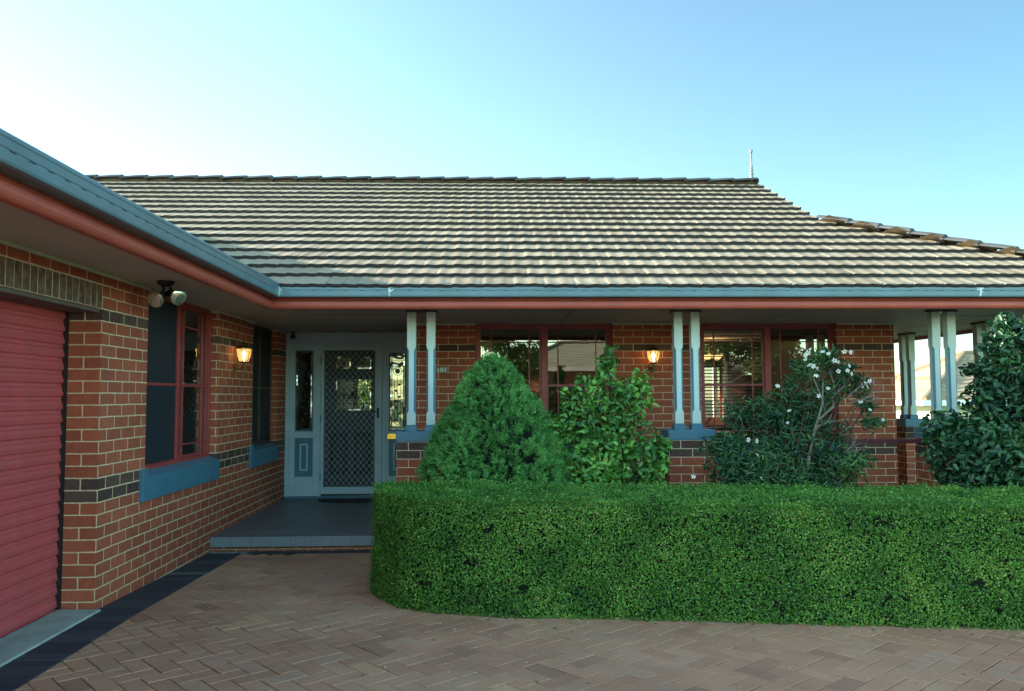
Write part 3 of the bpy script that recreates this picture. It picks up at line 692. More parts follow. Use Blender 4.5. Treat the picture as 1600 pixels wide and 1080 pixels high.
for a, b, g0, g1, gz0, gz1 in SL:
    mb = MB(); c = (g0+g1)/2; 
    for q in ((c-.055, c-.035, .48, .85), (c+.035, c+.055, .48, .85), (c-.035, c+.035, .83, .85), (c-.035, c+.035, .48, .50)): jb(*q, -.05, -.008)
    mb.build('panel_moulding', J, ent, bevel=.003)

def leadlight(parent, xf, u0, u1, z0, z1, wv, style):
    """leaded glass: clear sheet, bevelled border pieces and dark cames"""
    gl = MB(); gl.face([xf(u0, wv, z0), xf(u1, wv, z0), xf(u1, wv, z1), xf(u0, wv, z1)]); g = gl.build('leaded_glass', M['side_glass' if style == 'tall' else 'lead_glass'], parent)
    cm = MB(); T = .004
    def seg(p, q, r_=T): 
        a = xf(p[0], wv+.006, p[1]); b = xf(q[0], wv+.006, q[1]); cm.tube([a, b], r_, 4)
    def poly(pts, r_=T):
        cm.tube([xf(p[0], wv+.006, p[1]) for p in pts], r_, 4)
    def ring(c, r_, n=20, a0=0, a1=360): poly([(c[0]+r_*math.cos(R(a0+(a1-a0)*i/n)), c[1]+r_*math.sin(R(a0+(a1-a0)*i/n))) for i in range(n+1)])
    def leaf(c, l, a, wd=.35):
        pts = [xf(c[0]+l*(t*math.cos(a)-s_*wd*math.sin(a)), wv+.009, c[1]+l*(t*math.sin(a)+s_*wd*math.cos(a))) for t, s_ in ((0, 0), (.35, .9), (.7, .7), (1.1, 0), (.7, -.7), (.35, -.9))]
        cm.face(pts)
    B = .026; bv = MB(); rs = random.Random(int(u0*100)+5)
    for q in ((u0, z0, u1, z1), (u0+B, z0+B, u1-B, z1-B)):
        for p0, p1 in (((q[0], q[1]), (q[2], q[1])), ((q[2], q[1]), (q[2], q[3])), ((q[2], q[3]), (q[0], q[3])), ((q[0], q[3]), (q[0], q[1]))): seg(p0, p1)
    def bevels(horizontal, c, a, b, step):
        n = max(1, int(round((b-a)/step)))
        for i in range(n):
            s0, s1 = a+(b-a)*i/n, a+(b-a)*(i+1)/n; t1, t2 = rs.uniform(-.004, .004), rs.uniform(-.005, .001)
            A = (s0, c, s1, c+B) if horizontal else (c, s0, c+B, s1)
            bv.face([xf(A[0]+.003, wv+.003-t1, A[1]+.003), xf(A[2]-.003, wv+.003+t1, A[1]+.003), xf(A[2]-.003, wv+.003+t1+t2, A[3]-.003), xf(A[0]+.003, wv+.003-t1+t2, A[3]-.003)])
            if i: seg((s0, c), (s0, c+B)) if horizontal else seg((c, s0), (c+B, s0))
    bevels(True, z0, u0+B, u1-B, .1); bevels(True, z1-B, u0+B, u1-B, .1); bevels(False, u0, z0+B, z1-B, .14); bevels(False, u1-B, z0+B, z1-B, .14)
    c = (u0+u1)/2; h = z1-z0; wd = u1-u0
    if style == 'tall':
        rc = (c, z1-h*.23); ring(rc, wd*.28); ring(rc, wd*.16)
        for a in (0, 72, 144, 216, 288): seg(rc, (rc[0]+wd*.16*math.cos(R(a)), rc[1]+wd*.16*math.sin(R(a)))); leaf(rc, .035, R(a+30), .4)
        poly([(c, z1-h*.31), (c-.008, z1-h*.45), (c+.006, z1-h*.6), (c-.004, z1-h*.75), (c, z0+h*.1)])
        for fz, s_ in ((.42, 1), (.50, -1), (.58, 1), (.64, -1), (.72, -1), (.80, 1), (.88, -1)): leaf((c, z1-h*fz), .05, R(90-s_*60), .38)
        for s_ in (-1, 1):
            seg((c+s_*wd*.22, z1-h*.33), (c+s_*wd*.22, z0+h*.10)); seg((c+s_*wd*.22, z0+h*.1), (c, z0+h*.06))
            for fz in (.4, .52, .66, .8): seg((c+s_*wd*.22, z1-h*fz), (u0+B if s_ < 0 else u1-B, z1-h*fz))
        for q in range(4): seg((u0+B, z1-h*(.05+.04*q)), (u1-B, z1-h*(.05+.04*q)), .0025)
    elif style == 'wide':
        rc = (c, (z0+z1)/2-.0); ring(rc, h*.20); ring(rc, h*.30, 24, 180, 360); ring((c, z0+h*.35), h*.48, 24, 0, 180); ring((c, z0+h*.35), h*.40, 24, 0, 180)
        seg((c, z0+B), (c, z1-B)); seg((c-wd*.28, z0+B), (c-wd*.28, z0+h*.5)); seg((c+wd*.28, z0+B), (c+wd*.28, z0+h*.5)); seg((u0+B, z0+h*.22), (u1-B, z0+h*.22))
        for a in range(0, 360, 60): leaf(rc, h*.15, R(a), .4)
        for s_ in (-1, 1): leaf((c+s_*wd*.2, rc[1]-.02), h*.16, R(90-s_*50), .5); leaf((c+s_*wd*.2, rc[1]-.03), h*.13, R(90+s_*110), .5); seg((c+s_*h*.2, rc[1]), (c+s_*wd*.3, rc[1]))
        seg((u0+B+.03, z0+B), (u0+B+.03, z1-B)); seg((u1-B-.03, z0+B), (u1-B-.03, z1-B))
    else:
        ring((c, (z0+z1)/2-.02), wd*.3, 16, 0, 180); seg((u0+B, (z0+z1)/2-.02), (u1-B, (z0+z1)/2-.02)); leaf((c, (z0+z1)/2-.02), .05, R(60)); leaf((c, (z0+z1)/2-.02), .05, R(130))
    bv.build('bevelled_glass', M['bevel_glass'], parent); cm.build('lead_came', M['lead'], parent)
for a, b, g0, g1, gz0, gz1 in SL:
    sw = link('side_window', None, H); leadlight(sw, xfE, g0+.014, g1-.014, gz0+.014, gz1-.014, -.02, 'tall')
# inner front door
fd = link('front_door', None, H); fd['label'] = 'dark blue front door with leaded glass behind the screen door'
mb = MB(); D0, D1 = -2.18, -1.39; ya, yb = -.055, -.095
hol = [(-2.04, -1.545, 1.30, 1.735), (-2.04, -1.83, 1.875, 2.05), (-1.755, -1.545, 1.875, 2.05)]
for a, b, c, e in holes_grid(D0, D1, Zf, 2.19, hol): mb.face([xfE(a, ya, c), xfE(b, ya, c), xfE(b, ya, e), xfE(a, ya, e)])
for h_ in hol:
    for q in ((h_[0]-.02, h_[0], h_[2]-.02, h_[3]+.02), (h_[1], h_[1]+.02, h_[2]-.02, h_[3]+.02), (h_[0], h_[1], h_[2]-.02, h_[2]), (h_[0], h_[1], h_[3], h_[3]+.02)): mb.box((q[0], yb, q[2]), (q[1], ya+.008, q[3]), xf=xfE)
mb.build('door_panel', plain('door_paint', (.045, .11, .17), .45, .1, 4), fd)
for x in (-2.11, -1.78):
    mb = MB(); mb.box((x, ya+.002, .42), (x+.24, ya+.006, 1.0), xf=xfE); mb.build('recess_panel', plain('door_recess_paint', (.016, .04, .08), .5), fd, bevel=.003)
for x in (-2.11, -1.78):
    mb = MB(); mb.box((x+.05, ya+.006, .48), (x+.19, ya+.014, .94), xf=xfE); mb.build('raised_panel', plain('door_raised_paint', (.03, .075, .13), .45), fd, bevel=.006)
for i, h_ in enumerate(hol): leadlight(fd, xfE, h_[0], h_[1], h_[2], h_[3], ya-.012, 'wide' if i == 0 else 'small')
# security screen door
sdr = link('screen_door', None, H); sdr['label'] = 'blue grey security screen door with diamond grille'
mb = MB(); s0, s1, sz0, sz1 = -2.185, -1.485, .262, 2.135
mb.box((-2.222, -.01, .165), (s0, .022, 2.19), xf=xfE); mb.box((s1, -.01, .165), (-1.388, .022, 2.19), xf=xfE)
mb.box((s0, -.01, sz1), (s1, .0215, 2.19), xf=xfE); mb.box((s0, -.01, .165), (s1, .0215, sz0), xf=xfE)
mb.build('door_frame', M['joinery'], sdr, bevel=.004)
mb = MB(); px, pz = .0785, .094
def dline(x, z, s_):      # clipped diagonal
    pts = []
    slope = pz/px*s_
    for u in (s0, s1):
        v = z+slope*(u-x)
        if sz0 <= v <= sz1: pts.append((u, v))
    for v in (sz0, sz1):
        u = x+(v-z)/slope
        if s0 < u < s1: pts.append((u, v))
    if len(pts) >= 2:
        a, b = pts[0], pts[-1]; L_ = math.dist(a, b)
        if L_ < .02: return
        nx, nz_ = -(b[1]-a[1])/L_*.0019, (b[0]-a[0])/L_*.0019; w_ = .008 if s_ > 0 else .0115
        mb.face([xfE(a[0]-nx, w_, a[1]-nz_), xfE(b[0]-nx, w_, b[1]-nz_), xfE(b[0]+nx, w_, b[1]+nz_), xfE(a[0]+nx, w_, a[1]+nz_)])
for i in range(-30, 60):
    dline(s0+i*px, sz0, 1); dline(s0+i*px, sz0, -1)
nj = int((s1-s0)/px*2)+1
for i in range(nj+1):
    for j in range(int((sz1-sz0)/pz*2)+1):
        if (i+j) % 2 == 0:
            u, v = s0+i*px/2, sz0+j*pz/2
            if s0+.01 < u < s1-.01 and v < sz1-.01 and v > sz0+.01: mb.box((u-.005, .009, v-.0065), (u+.005, .014, v+.0065), xf=xfE)
mb.build('diamond_grille', M['grille'], sdr)
k = NT('insect_mesh'); k.t.nodes.remove(k.b); t_ = k.n('BsdfTransparent'); d_ = k.n('BsdfDiffuse'); d_.inputs[0].default_value = (.03, .035, .04, 1)
m_ = k.n('MixShader'); m_.inputs[0].default_value = .38; k.l(t_.outputs[0], m_.inputs[1]); k.l(d_.outputs[0], m_.inputs[2]); k.l(m_.outputs[0], k.out.inputs[0])
mb = MB(); mb.face([xfE(s0, .004, sz0), xfE(s1, .004, sz0), xfE(s1, .004, sz1), xfE(s0, .004, sz1)]); mb.build('insect_mesh', k.m, sdr)
mb = MB(); mb.box((-1.458, .022, 1.20), (-1.428, .032, 1.34), xf=xfE); mb.tube([xfE(-1.443, .03, 1.285), xfE(-1.443, .065, 1.285), xfE(-1.53, .07, 1.285)], .009, 8)
mb.build('door_handle', M['black'], sdr, bevel=.002)
for z in (.35, 1.15, 1.95):
    mb = MB(); mb.tube([xfE(-2.226, .022, z), xfE(-2.226, .022, z+.09)], .008, 8); mb.build('hinge', M['joinery_dark'], sdr)
mb = MB(); mb.box((-2.72+.004, -.1, .1), (XF0, .0, Zf-.001), xf=xfE); mb.build('door_step', M['blue'], ent, bevel=.005)
mb = MB(); mb.box((-1.315, -.008, .905), (-1.185, .004, .982), xf=xfE); pt = mb.build('letter_plate', M['gold'], ent, bevel=.003)
mb = MB(); mb.box((-1.295, .004, .925), (-1.205, .008, .962), xf=xfE); mb.box((-1.285, .008, .938), (-1.215, .0095, .944), xf=xfE); mb.build('letter_flap', M['gold'], pt, bevel=.002)

# ------------------------------------------------------------------ verandah floor, piers, posts, rail
FT = M['floor_tile']; mb = MB(); FZ = .10
x = XL
while x < 6.45:
    y = 8.45
    while y < YE+.1:
        x2 = min(x+.2, 6.45); y2 = min(y+.2, YE+.1 if x < XF0 else YF)
        if y < (YE if x < XF0 else YF-.01):
            mb.face([(x+.0015, y+.0015, FZ), (x2-.0015, y+.0015, FZ), (x2-.0015, y2-.0015, FZ), (x+.0015, y2-.0015, FZ)], t=random.random()*.85)
        y += .2
    mb.face([(x+.0015, 8.447, FZ-.1), (x+.1985, 8.447, FZ-.1), (x+.1985, 8.447, FZ-.002), (x+.0015, 8.447, FZ-.002)], t=1)  # edge faces take the light stop, imitating the skylight they catch
    x += .2
fl = mb.build('verandah_floor', FT, H, tint=True)
mb = MB(); mb.box((XL, 8.45, -.005), (6.45, YF-.001, FZ-.0025)); mb.box((XL, YF-.001, -.005), (XF0-.001, YE-.1, FZ-.0025)); mb.build('floor_grout', plain('grout', (.10, .11, .13), .8), fl)
mb = MB(); mb.box((XR+.001, YF, -1.6), (6.45, YB, FZ-.004)); mb.build('side_floor', FT, H)
mb = MB(); wall(mb, (XL, 8.50), (6.4, 8.50), -.16, 0.0, off=OFF+.01); mb.build('step_plinth', M['brick'], H)
mb = MB(); mb.box((XL+.002, 8.45, -.12), (XF0-.0, 8.499, -.052)); mb.build('step_curb', plain('curb_mortar', (.20, .20, .19), .9, .4, 25), H, bevel=.006)

def pier(cx, cy, w_=.47, d_=.35, spread=.1, axis='x', label=None):
    p = link('brick_pier', None, H)
    if label: p['label'] = label
    hx, hy = (w_/2, d_/2) if axis == 'x' else (d_/2, w_/2); zt = 1.035; mb = MB(); off = -zt+27*.086-.086*16+.086*0
    pts = [(cx-hx, cy-hy), (cx+hx, cy-hy), (cx+hx, cy+hy), (cx-hx, cy+hy)]; u = 0
    for i in range(4):
        a, b = pts[i], pts[(i+1) % 4]; wall(mb, a, b, -.1, zt, u0=u, off=off); u += math.dist(a, b)
    mb.build('pier_brickwork', M['pier_brick'], p)
    mb = MB(); mb.box((cx-hx-.006, cy-hy-.006, zt), (cx+hx+.006, cy+hy+.006, 1.14)); mb.build('pier_cap', M['blue'], p, bevel=.008)
    for s_ in (-1, 1):
        px_, py_ = (cx+s_*spread, cy) if axis == 'x' else (cx, cy+s_*spread)
        b = MB(); b.box((px_-.058, py_-.058, 1.1405), (px_+.058, py_+.058, 1.185)); 
        q0, q1 = .058, .045
        A = [(px_+sx*q0, py_+sy*q0, 1.185) for sx, sy in ((-1, -1), (1, -1), (1, 1), (-1, 1))]; B = [(px_+sx*q1, py_+sy*q1, 1.2) for sx, sy in ((-1, -1), (1, -1), (1, 1), (-1, 1))]
        for i in range(4): b.face([A[i], A[(i+1) % 4], B[(i+1) % 4], B[i]])
        post = link('verandah_post', None, H)
        b.build('post_base', M['blue'], post)
        m2 = MB(); hw = .045; rings = []
        for z, c in ((1.198, .0012), (1.305, .0012), (1.318, .004), (1.345, .019), (1.965, .019), (1.992, .004), (2.005, .0012), (2.361, .0012)):
            k_ = hw-c
            rings.append([(px_+x, py_+y, z) for x, y in ((-k_, -hw), (k_, -hw), (hw, -k_), (hw, k_), (k_, hw), (-k_, hw), (-hw, k_), (-hw, -k_))])
        for r_ in range(len(rings)-1):
            for i in range(8): m2.face([rings[r_][i], rings[r_][(i+1) % 8], rings[r_+1][(i+1) % 8], rings[r_+1][i]], mi=1 if (i % 2 and 2 <= r_ <= 4) else 0)
        m2.face(rings[-1]); m2.build('post_shaft', [M['post'], M['post_blue']], post)
    mb = MB(); mb.box((cx-(spread+.065 if axis == 'x' else .055), cy-(.055 if axis == 'x' else spread+.065), 2.361), (cx+(spread+.065 if axis == 'x' else .055), cy+(.055 if axis == 'x' else spread+.065), ZS-.0005)); mb.build('post_plate', M['timber'], p)
PC = 8.575
pier(-.633, PC, label='brick pier with a blue cap nearest the front door'); pier(2.132, PC, spread=.09, label='middle brick pier with a blue cap'); pier(4.87, PC, spread=.083, label='right brick pier behind the dark bush'); pier(6.2, 8.6)
pier(6.2, 10.0, axis='y', label='side brick pier'); pier(6.2, 11.85, axis='y', label='far side brick pier'); pier(6.2, 14.2, axis='y')
def rail(x0, x1, y0, y1):
    mb = MB(); horiz = abs(x1-x0) > abs(y1-y0); c = .03
    def bar(z0, z1, q): mb.box((x0-(0 if horiz else q), y0-(q if horiz else 0), z0), (x1+(0 if horiz else q), y1+(q if horiz else 0), z1))
    bar(.985, 1.025, .035); bar(.20, .24, .02)
    n = max(2, int(math.dist((x0, y0), (x1, y1))/.28))
    for i in (range(1, n) if not horiz else ()):
        x, y = x0+(x1-x0)*i/n, y0+(y1-y0)*i/n; mb.box((x-.012, y-.012, .24), (x+.012, y+.012, .985))
    mb.build('handrail', M['maroon'], H, bevel=.004)
rail(2.375, 4.63, PC, PC); rail(-.39, 1.89, PC, PC); rail(6.2, 6.2, 10.25, 11.6); rail(5.11, 5.96, PC, PC)
mb = MB(); mb.box((5.04, 17.9, .0), (5.13, 17.99, 2.38)); mb.build('rear_post', M['white'], H)

# ------------------------------------------------------------------ garage roller door
gd = link('garage_door', None, H); gd['label'] = 'pinkish red ribbed roller garage door'
mb = MB(); z = .012; prof = []
P_ = .092
while z < 2.2:
    prof += [(z, 0), (z+.012, .0), (z+.022, .012), (z+.052, .018), (z+.074, .014), (z+.084, .001)]; z += P_
for (z0, d0), (z1, d1) in zip(prof, prof[1:]):
    mb.face([(-2.985+d0, G1[1]-.05, z0), (-2.985+d0, G1[0]-.012, z0), (-2.985+d1, G1[0]-.012, z1), (-2.985+d1, G1[1]-.05, z1)])
mb.build('door_curtain', M['door_red'], gd, smooth=True)
mb = MB(); mb.box((-3.02, G1[0]-.012, 0), (-2.952, G1[0]+.01, 2.15)); mb.build('door_track', M['black'], gd); mb = MB(); mb.box((-3.02, G1[1]-.02, 0), (-2.952, G1[1]+.01, 2.15)); mb.build('door_track', M['black'], gd)
mb = MB(); z = .06
while z < 2.1: mb.box((-2.98, G1[0]-.03, z), (-2.958, G1[0]-.012, z+.03)); z += P_
mb.build('door_clip', M['black'], gd)
mb = MB(); mb.box((-3.02, G1[1], -.02), (-2.96, G1[0]-.012, .012)); mb.build('door_seal', M['black'], gd)
mb = MB(); mb.box((-3.0, G1[1], 2.10), (XL-.02, G1[0], 2.126)); mb.build('lintel', plain('lintel_paint', (.13, .10, .085), .7), H)

# ------------------------------------------------------------------ lamps and small fittings
def lantern(loc, rot, label):
    t = thing('wall_lantern', loc, label, 'wall lamp', 'brass wall lanterns lit beside the verandah'); t.rotation_euler = (0, 0, rot)   # local -Y points away from the wall, origin on the wall
    mb = MB(); mb.lathe([(.0, 0), (.035, .0), (.045, .008), (.03, .018), (.0, .022)], (0, 0, -.11), 14, axis=(0, -1, 0))
    mb.box((-.022, -.014, -.19), (.022, 0, .06)); mb.build('backplate', M['brass'], t, bevel=.004)
    mb = MB(); mb.tube([(0, -.01, -.12), (0, -.05, -.155), (0, -.095, -.14), (0, -.11, -.11), (0, -.11, -.085)], .008, 8); mb.lathe([(.0, -.245), (.010, -.235), (.007, -.20), (.009, -.15), (.006, -.10)], (0, -.11, 0), 10)
    mb.build('arm', M['brass'], t, smooth=True)
    mb = MB(); mb.lathe([(.02, -.09), (.045, -.083), (.052, -.075), (.045, -.07)], (0, -.11, 0), 6); mb.lathe([(.088, .07), (.09, .08), (.06, .105), (.03, .118), (.018, .14), (.006, .15), (.01, .16), (.0, .17)], (0, -.11, 0), 6)
    for a in range(6):
        c, s_ = math.cos(math.pi*a/3), math.sin(math.pi*a/3)
        mb.tube([(c*.047, -.11+s_*.047, -.073), (c*.072, -.11+s_*.072, -.01), (c*.083, -.11+s_*.083, .072)], .0032, 5)
    mb.build('lantern_cage', M['brass'], t)
    mb = MB(); mb.lathe([(.045, -.073), (.069, -.01), (.080, .071)], (0, -.11, 0), 6, close=False); mb.build('lamp_glass', M['lamp_glass'], t)
    mb = MB(); mb.lathe([(.008, -.06), (.009, -.02), (.019, .0), (.021, .02), (.012, .04), (.0, .048)], (0, -.11, 0), 10); mb.build('bulb', M['bulb'], t, smooth=True)
    l_ = bpy.data.lights.new('lantern_light', 'POINT'); l_.energy = 2.6; l_.color = (1, .62, .28); l_.shadow_soft_size = .035
    link('light', l_, t, (0, -.11, .075+.02))
lantern((2.085, YF, 1.965), 0, 'lit brass wall lantern on the brick between the two front windows')
lantern((XL, 9.13, 1.95), R(90), 'lit brass wall lantern on the left wall between its two windows')

t = thing('floodlight', (-2.44, 6.42, ZS), 'black twin floodlight with silver bulbs under the left eave', 'floodlight')
mb = MB(); mb.lathe([(.0, 0), (.065, 0), (.066, -.012), (.05, -.03), (.038, -.038), (.0, -.04)], (0, 0, 0), 20); mb.build('mount', M['black'], t, smooth=True)
for (cx, cy, cz, ax) in ((-.055, -.03, -.135, (-.15, -.80, -.35)), (.085, .0, -.115, (.65, -.45, -.25))):
    a = Vector(ax).normalized(); c = Vector((cx, cy, cz)); hd_ = link('lamp_head', None, t)
    mb = MB(); mb.tube([(cx*.35, 0, -.03), (cx*.4, .01, -.06), tuple(c-a*.07)], .013, 8); mb.lathe([(.024, -.105), (.030, -.10), (.032, -.05), (.028, -.045)], tuple(c), 14, axis=a)
    mb.build('lamp_holder', M['black'], hd_, smooth=True)
    mb = MB(); mb.lathe([(.022, -.055), (.030, -.045), (.05, -.015), (.064, .01), (.067, .022), (.064, .03), (.05, .037), (.03, .042), (.0, .044)], tuple(c), 24, axis=a)
    mb.build('lamp_bulb', M['par'], hd_, smooth=True)
t = thing('security_sensor', (-2.60, YE-.10, ZS), 'small black sensor hanging under the porch ceiling', 'sensor')
mb = MB(); mb.lathe([(0, 0), (.028, 0), (.028, -.012), (.012, -.02), (.012, -.035)], (0, 0, 0), 12); mb.build('mount', M['black'], t, smooth=True)
mb = MB(); mb.lathe([(.012, -.03), (.032, -.045), (.038, -.065), (.03, -.09), (.0, -.1)], (0, 0, 0), 14); mb.build('sensor_head', M['black'], t, smooth=True)

t = thing('house_number', (-.4975, YF, 1.815), 'small house number plate reading 52 on the brick wall', 'sign')
mb = MB(); mb.box((-.068, -.012, -.036), (.068, 0, .036)); mb.build('backing', plain('number_backing', (.20, .15, .11), .6), t, bevel=.003)
for i, ch in enumerate('52'):
    x = -.029+.058*i; mb = MB(); mb.box((x-.025, -.017, -.027), (x+.025, -.012, .027)); pl_ = mb.build('number_tile', M['white'], t, bevel=.002)
    cu = bpy.data.curves.new('digit', 'FONT'); cu.body = ch; cu.size = .062; cu.align_x = 'CENTER'; cu.align_y = 'CENTER'; cu.extrude = .001; cu.offset = .0016
    to = bpy.data.objects.new('tmp', cu); C.objects.link(to); bpy.context.view_layer.update()
    me = bpy.data.meshes.new_from_object(to.evaluated_get(bpy.context.evaluated_depsgraph_get())); bpy.data.objects.remove(to)
    me.materials.clear(); me.materials.append(M['black']); d = link('digit', me, pl_, (x, -.0185, 0)); d.rotation_euler = (math.pi/2, 0, 0)

mb = MB(); pts = [(.42*math.cos(R(a)), -.34*math.sin(R(a))) for a in range(0, 181, 9)]
top = [(x, y, .016) for x, y in pts]; bot = [(x, y, 0) for x, y in pts]; mb.face(top[::-1]); mb.face(bot)
for i in range(len(pts)): k_ = (i+1) % len(pts); mb.face([bot[i], bot[k_], top[k_], top[i]])
o = mb.build('doormat', M['mat'], None, loc=(-1.80, 11.36, FZ+.001)); tag(o, 'black half round rubber doormat in front of the screen door', 'doormat')

# ------------------------------------------------------------------ hedge
poly = [(-.50, 7.12), (-.74, 7.06)]+HB[1:]+[(7.5, 5.9), (4.1, 6.2), (2.24, 6.50), (.9, 6.78), (.24, 6.95)]
P2 = np.array(poly)
def catmull(P, n):      # closed resample
    out = []
    m = len(P)
    for i in range(m):
        p0, p1, p2, p3 = P[(i-1) % m], P[i], P[(i+1) % m], P[(i+2) % m]; L_ = np.linalg.norm(p2-p1); s_ = max(2, int(L_/.05))
        for j in range(s_):
            t = j/s_; out.append(.5*((2*p1)+(-p0+p2)*t+(2*p0-5*p1+4*p2-p3)*t*t+(-p0+3*p1-3*p2+p3)*t**3))
    return np.array(out)
ring = catmull(P2, 0); nr = len(ring)
cen = np.array((1.5, 6.2))
tan = np.roll(ring, -1, 0)-np.roll(ring, 1, 0); nrm = unit(np.stack([tan[:, 1], -tan[:, 0]], 1))
area = .5*np.sum(ring[:, 0]*np.roll(ring[:, 1], -1)-np.roll(ring[:, 0], -1)*ring[:, 1])
if area < 0: nrm = -nrm
HT = .77
hg = thing('hedge', (1.5, 6.0, 0), 'long clipped dark green box hedge with a rounded left end', 'hedge')
inv = -Vector((1.5, 6.0, 0))
def hprof(s_):            # section: s in 0..1 up the side, then over the rounded shoulder; returns (inset, z, tilt)
    if s_ < .82: return (.03*math.sin(s_/.82*math.pi*.5)-.0, -.03+(HT-.07+.03)*s_/.82, 0.)
    a = (s_-.82)/.18*math.pi/2; return (.03+.09*(1-math.cos(a)), HT-.07+.07*math.sin(a), a)
def pt_in(px_, py_):
    x, y = ring[:, 0], ring[:, 1]; x2, y2 = np.roll(x, -1), np.roll(y, -1); ins = np.zeros(len(px_), bool)
    for a, b, c, d in zip(x, y, x2, y2):
        cnd = ((b > py_) != (d > py_)) & (px_ < (c-a)*(py_-b)/(d-b+1e-12)+a); ins ^= cnd
    return ins
seg_l = np.linalg.norm(np.roll(ring, -1, 0)-ring, axis=1)
wgt = seg_l*np.where((ring[:, 0] > 6.0) | (ring[:, 1] > 6.7+.0*ring[:, 0]) & (ring[:, 0] > -.2), .12, 1.)*np.where(ring[:, 1] > (6.0-.1*ring[:, 0]+.2), .35, 1.)
wgt = np.where(ring[:, 0] < -.5, seg_l, wgt)
ns_ = 185000; idx = rng.choice(nr, ns_, p=wgt/wgt.sum()); f = rng.random(ns_); s_ = rng.random(ns_)
base2 = ring[idx]*(1-f[:, None])+ring[(idx+1) % nr]*f[:, None]; nn2 = nrm[idx]
hp = np.array([hprof(v) for v in s_]); P = np.stack([base2[:, 0]-nn2[:, 0]*hp[:, 0], base2[:, 1]-nn2[:, 1]*hp[:, 0], hp[:, 1]], 1)
N3 = np.stack([nn2[:, 0]*np.cos(hp[:, 2]), nn2[:, 1]*np.cos(hp[:, 2]), np.sin(hp[:, 2])+.15], 1)
nt_ = 90000; q = np.stack([rng.uniform(-1, 6.2, nt_*2), rng.uniform(4.7, 7.2, nt_*2)], 1); q = q[pt_in(q[:, 0], q[:, 1])]
# keep away from the shoulder
PT = np.stack([q[:, 0], q[:, 1], np.full(len(q), HT)], 1); NT3 = np.tile((0, 0, 1.), (len(q), 1))
P = np.concatenate([P, PT]); N3 = unit(np.concatenate([N3, NT3]))
dsp = .022*nz(P, 2.2)+.018*nz(P, 7, 5)
hole = nz(P, 13, 11)+.35*nz(P, 22, 4)+np.clip((P[:, 0]-3.2)*.10, 0, .12); deep = np.where(hole > .54, rng.random(len(P))*.07, 0)
P = P+N3*(dsp+rng.normal(size=len(P))*.008-deep)[:, None]; keep = ~((hole > .58) & (rng.random(len(P)) < .75)); P, N3 = P[keep], N3[keep]
P = P+np.array(inv); nsh = 2600; pick = rng.integers(0, len(P), nsh); SP = P[pick]; SN = N3[pick]; up_ = np.clip(SN[:, 2:3], 0, 1)
SP = np.concatenate([SP+SN*(.012+.011*j)+rng.normal(size=(nsh, 3))*.003 for j in range(4)]); SN = np.concatenate([SN]*4)
P = np.concatenate([P, SP]); N3 = np.concatenate([N3, SN])
leaves('foliage', P, N3, .0155, .0108, M['hedge'], hg, rnd=.25, spread=.75, fold=.3, tintf=4, tintamp=.35, up=.15, bias=-.08)
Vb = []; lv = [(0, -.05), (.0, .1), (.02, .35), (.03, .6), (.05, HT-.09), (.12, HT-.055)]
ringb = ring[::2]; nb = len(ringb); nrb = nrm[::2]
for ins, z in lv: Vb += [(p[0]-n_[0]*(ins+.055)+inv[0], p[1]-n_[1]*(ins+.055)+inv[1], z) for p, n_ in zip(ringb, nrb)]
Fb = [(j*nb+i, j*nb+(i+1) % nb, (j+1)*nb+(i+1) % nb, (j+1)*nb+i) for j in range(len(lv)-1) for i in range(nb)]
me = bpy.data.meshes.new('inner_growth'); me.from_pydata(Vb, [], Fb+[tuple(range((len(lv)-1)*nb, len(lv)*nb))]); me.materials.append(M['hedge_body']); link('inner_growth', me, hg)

# ------------------------------------------------------------------ conifer
cf = thing('conifer', (.10, 7.72, 0), 'dense cone shaped dwarf conifer in front of the brick pier', 'conifer')
def cone_r(z): return np.interp(z, [0, .25, .5, .75, .95, 1.15, 1.35, 1.55, 1.72, 1.84, 1.91], [.48, .58, .66, .685, .65, .56, .445, .32, .20, .09, .0])
nt2 = 5600; z = rng.random(nt2*3)*1.84+.07; r_ = cone_r(z); kp = rng.random(nt2*3) < r_/.71; z, r_ = z[kp][:nt2], r_[kp][:nt2]; th = rng.random(len(z))*2*math.pi
kp = (np.sin(th) < .75); z, r_, th = z[kp], r_[kp], th[kp]
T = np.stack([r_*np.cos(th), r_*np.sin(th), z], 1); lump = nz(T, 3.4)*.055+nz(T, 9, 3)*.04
low = np.clip((.98-T[:, 2])/.3, 0, 1); gap = nz(T*np.array((1, 1, .5)), 5.0, 9)+.14
keep = ~((gap > .12) & (low > .2) & (rng.random(len(T)) < .95*low)); T, lump, th = T[keep], lump[keep], th[keep]
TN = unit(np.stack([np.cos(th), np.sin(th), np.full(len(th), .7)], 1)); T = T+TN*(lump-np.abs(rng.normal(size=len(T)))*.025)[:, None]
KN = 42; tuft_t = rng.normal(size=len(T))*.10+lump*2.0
axis = np.repeat(TN+rng.normal(size=TN.shape)*.35, KN, 0); axis = unit(axis); stp = rng.random((len(axis), 1)); P = np.repeat(T, KN, 0)+axis*(stp-.6)*.085+rng.normal(size=axis.shape)*.010
N3 = unit(axis+rng.normal(size=axis.shape)*.45); tb = np.repeat(tuft_t, KN)+(stp[:, 0]-.5)*.35
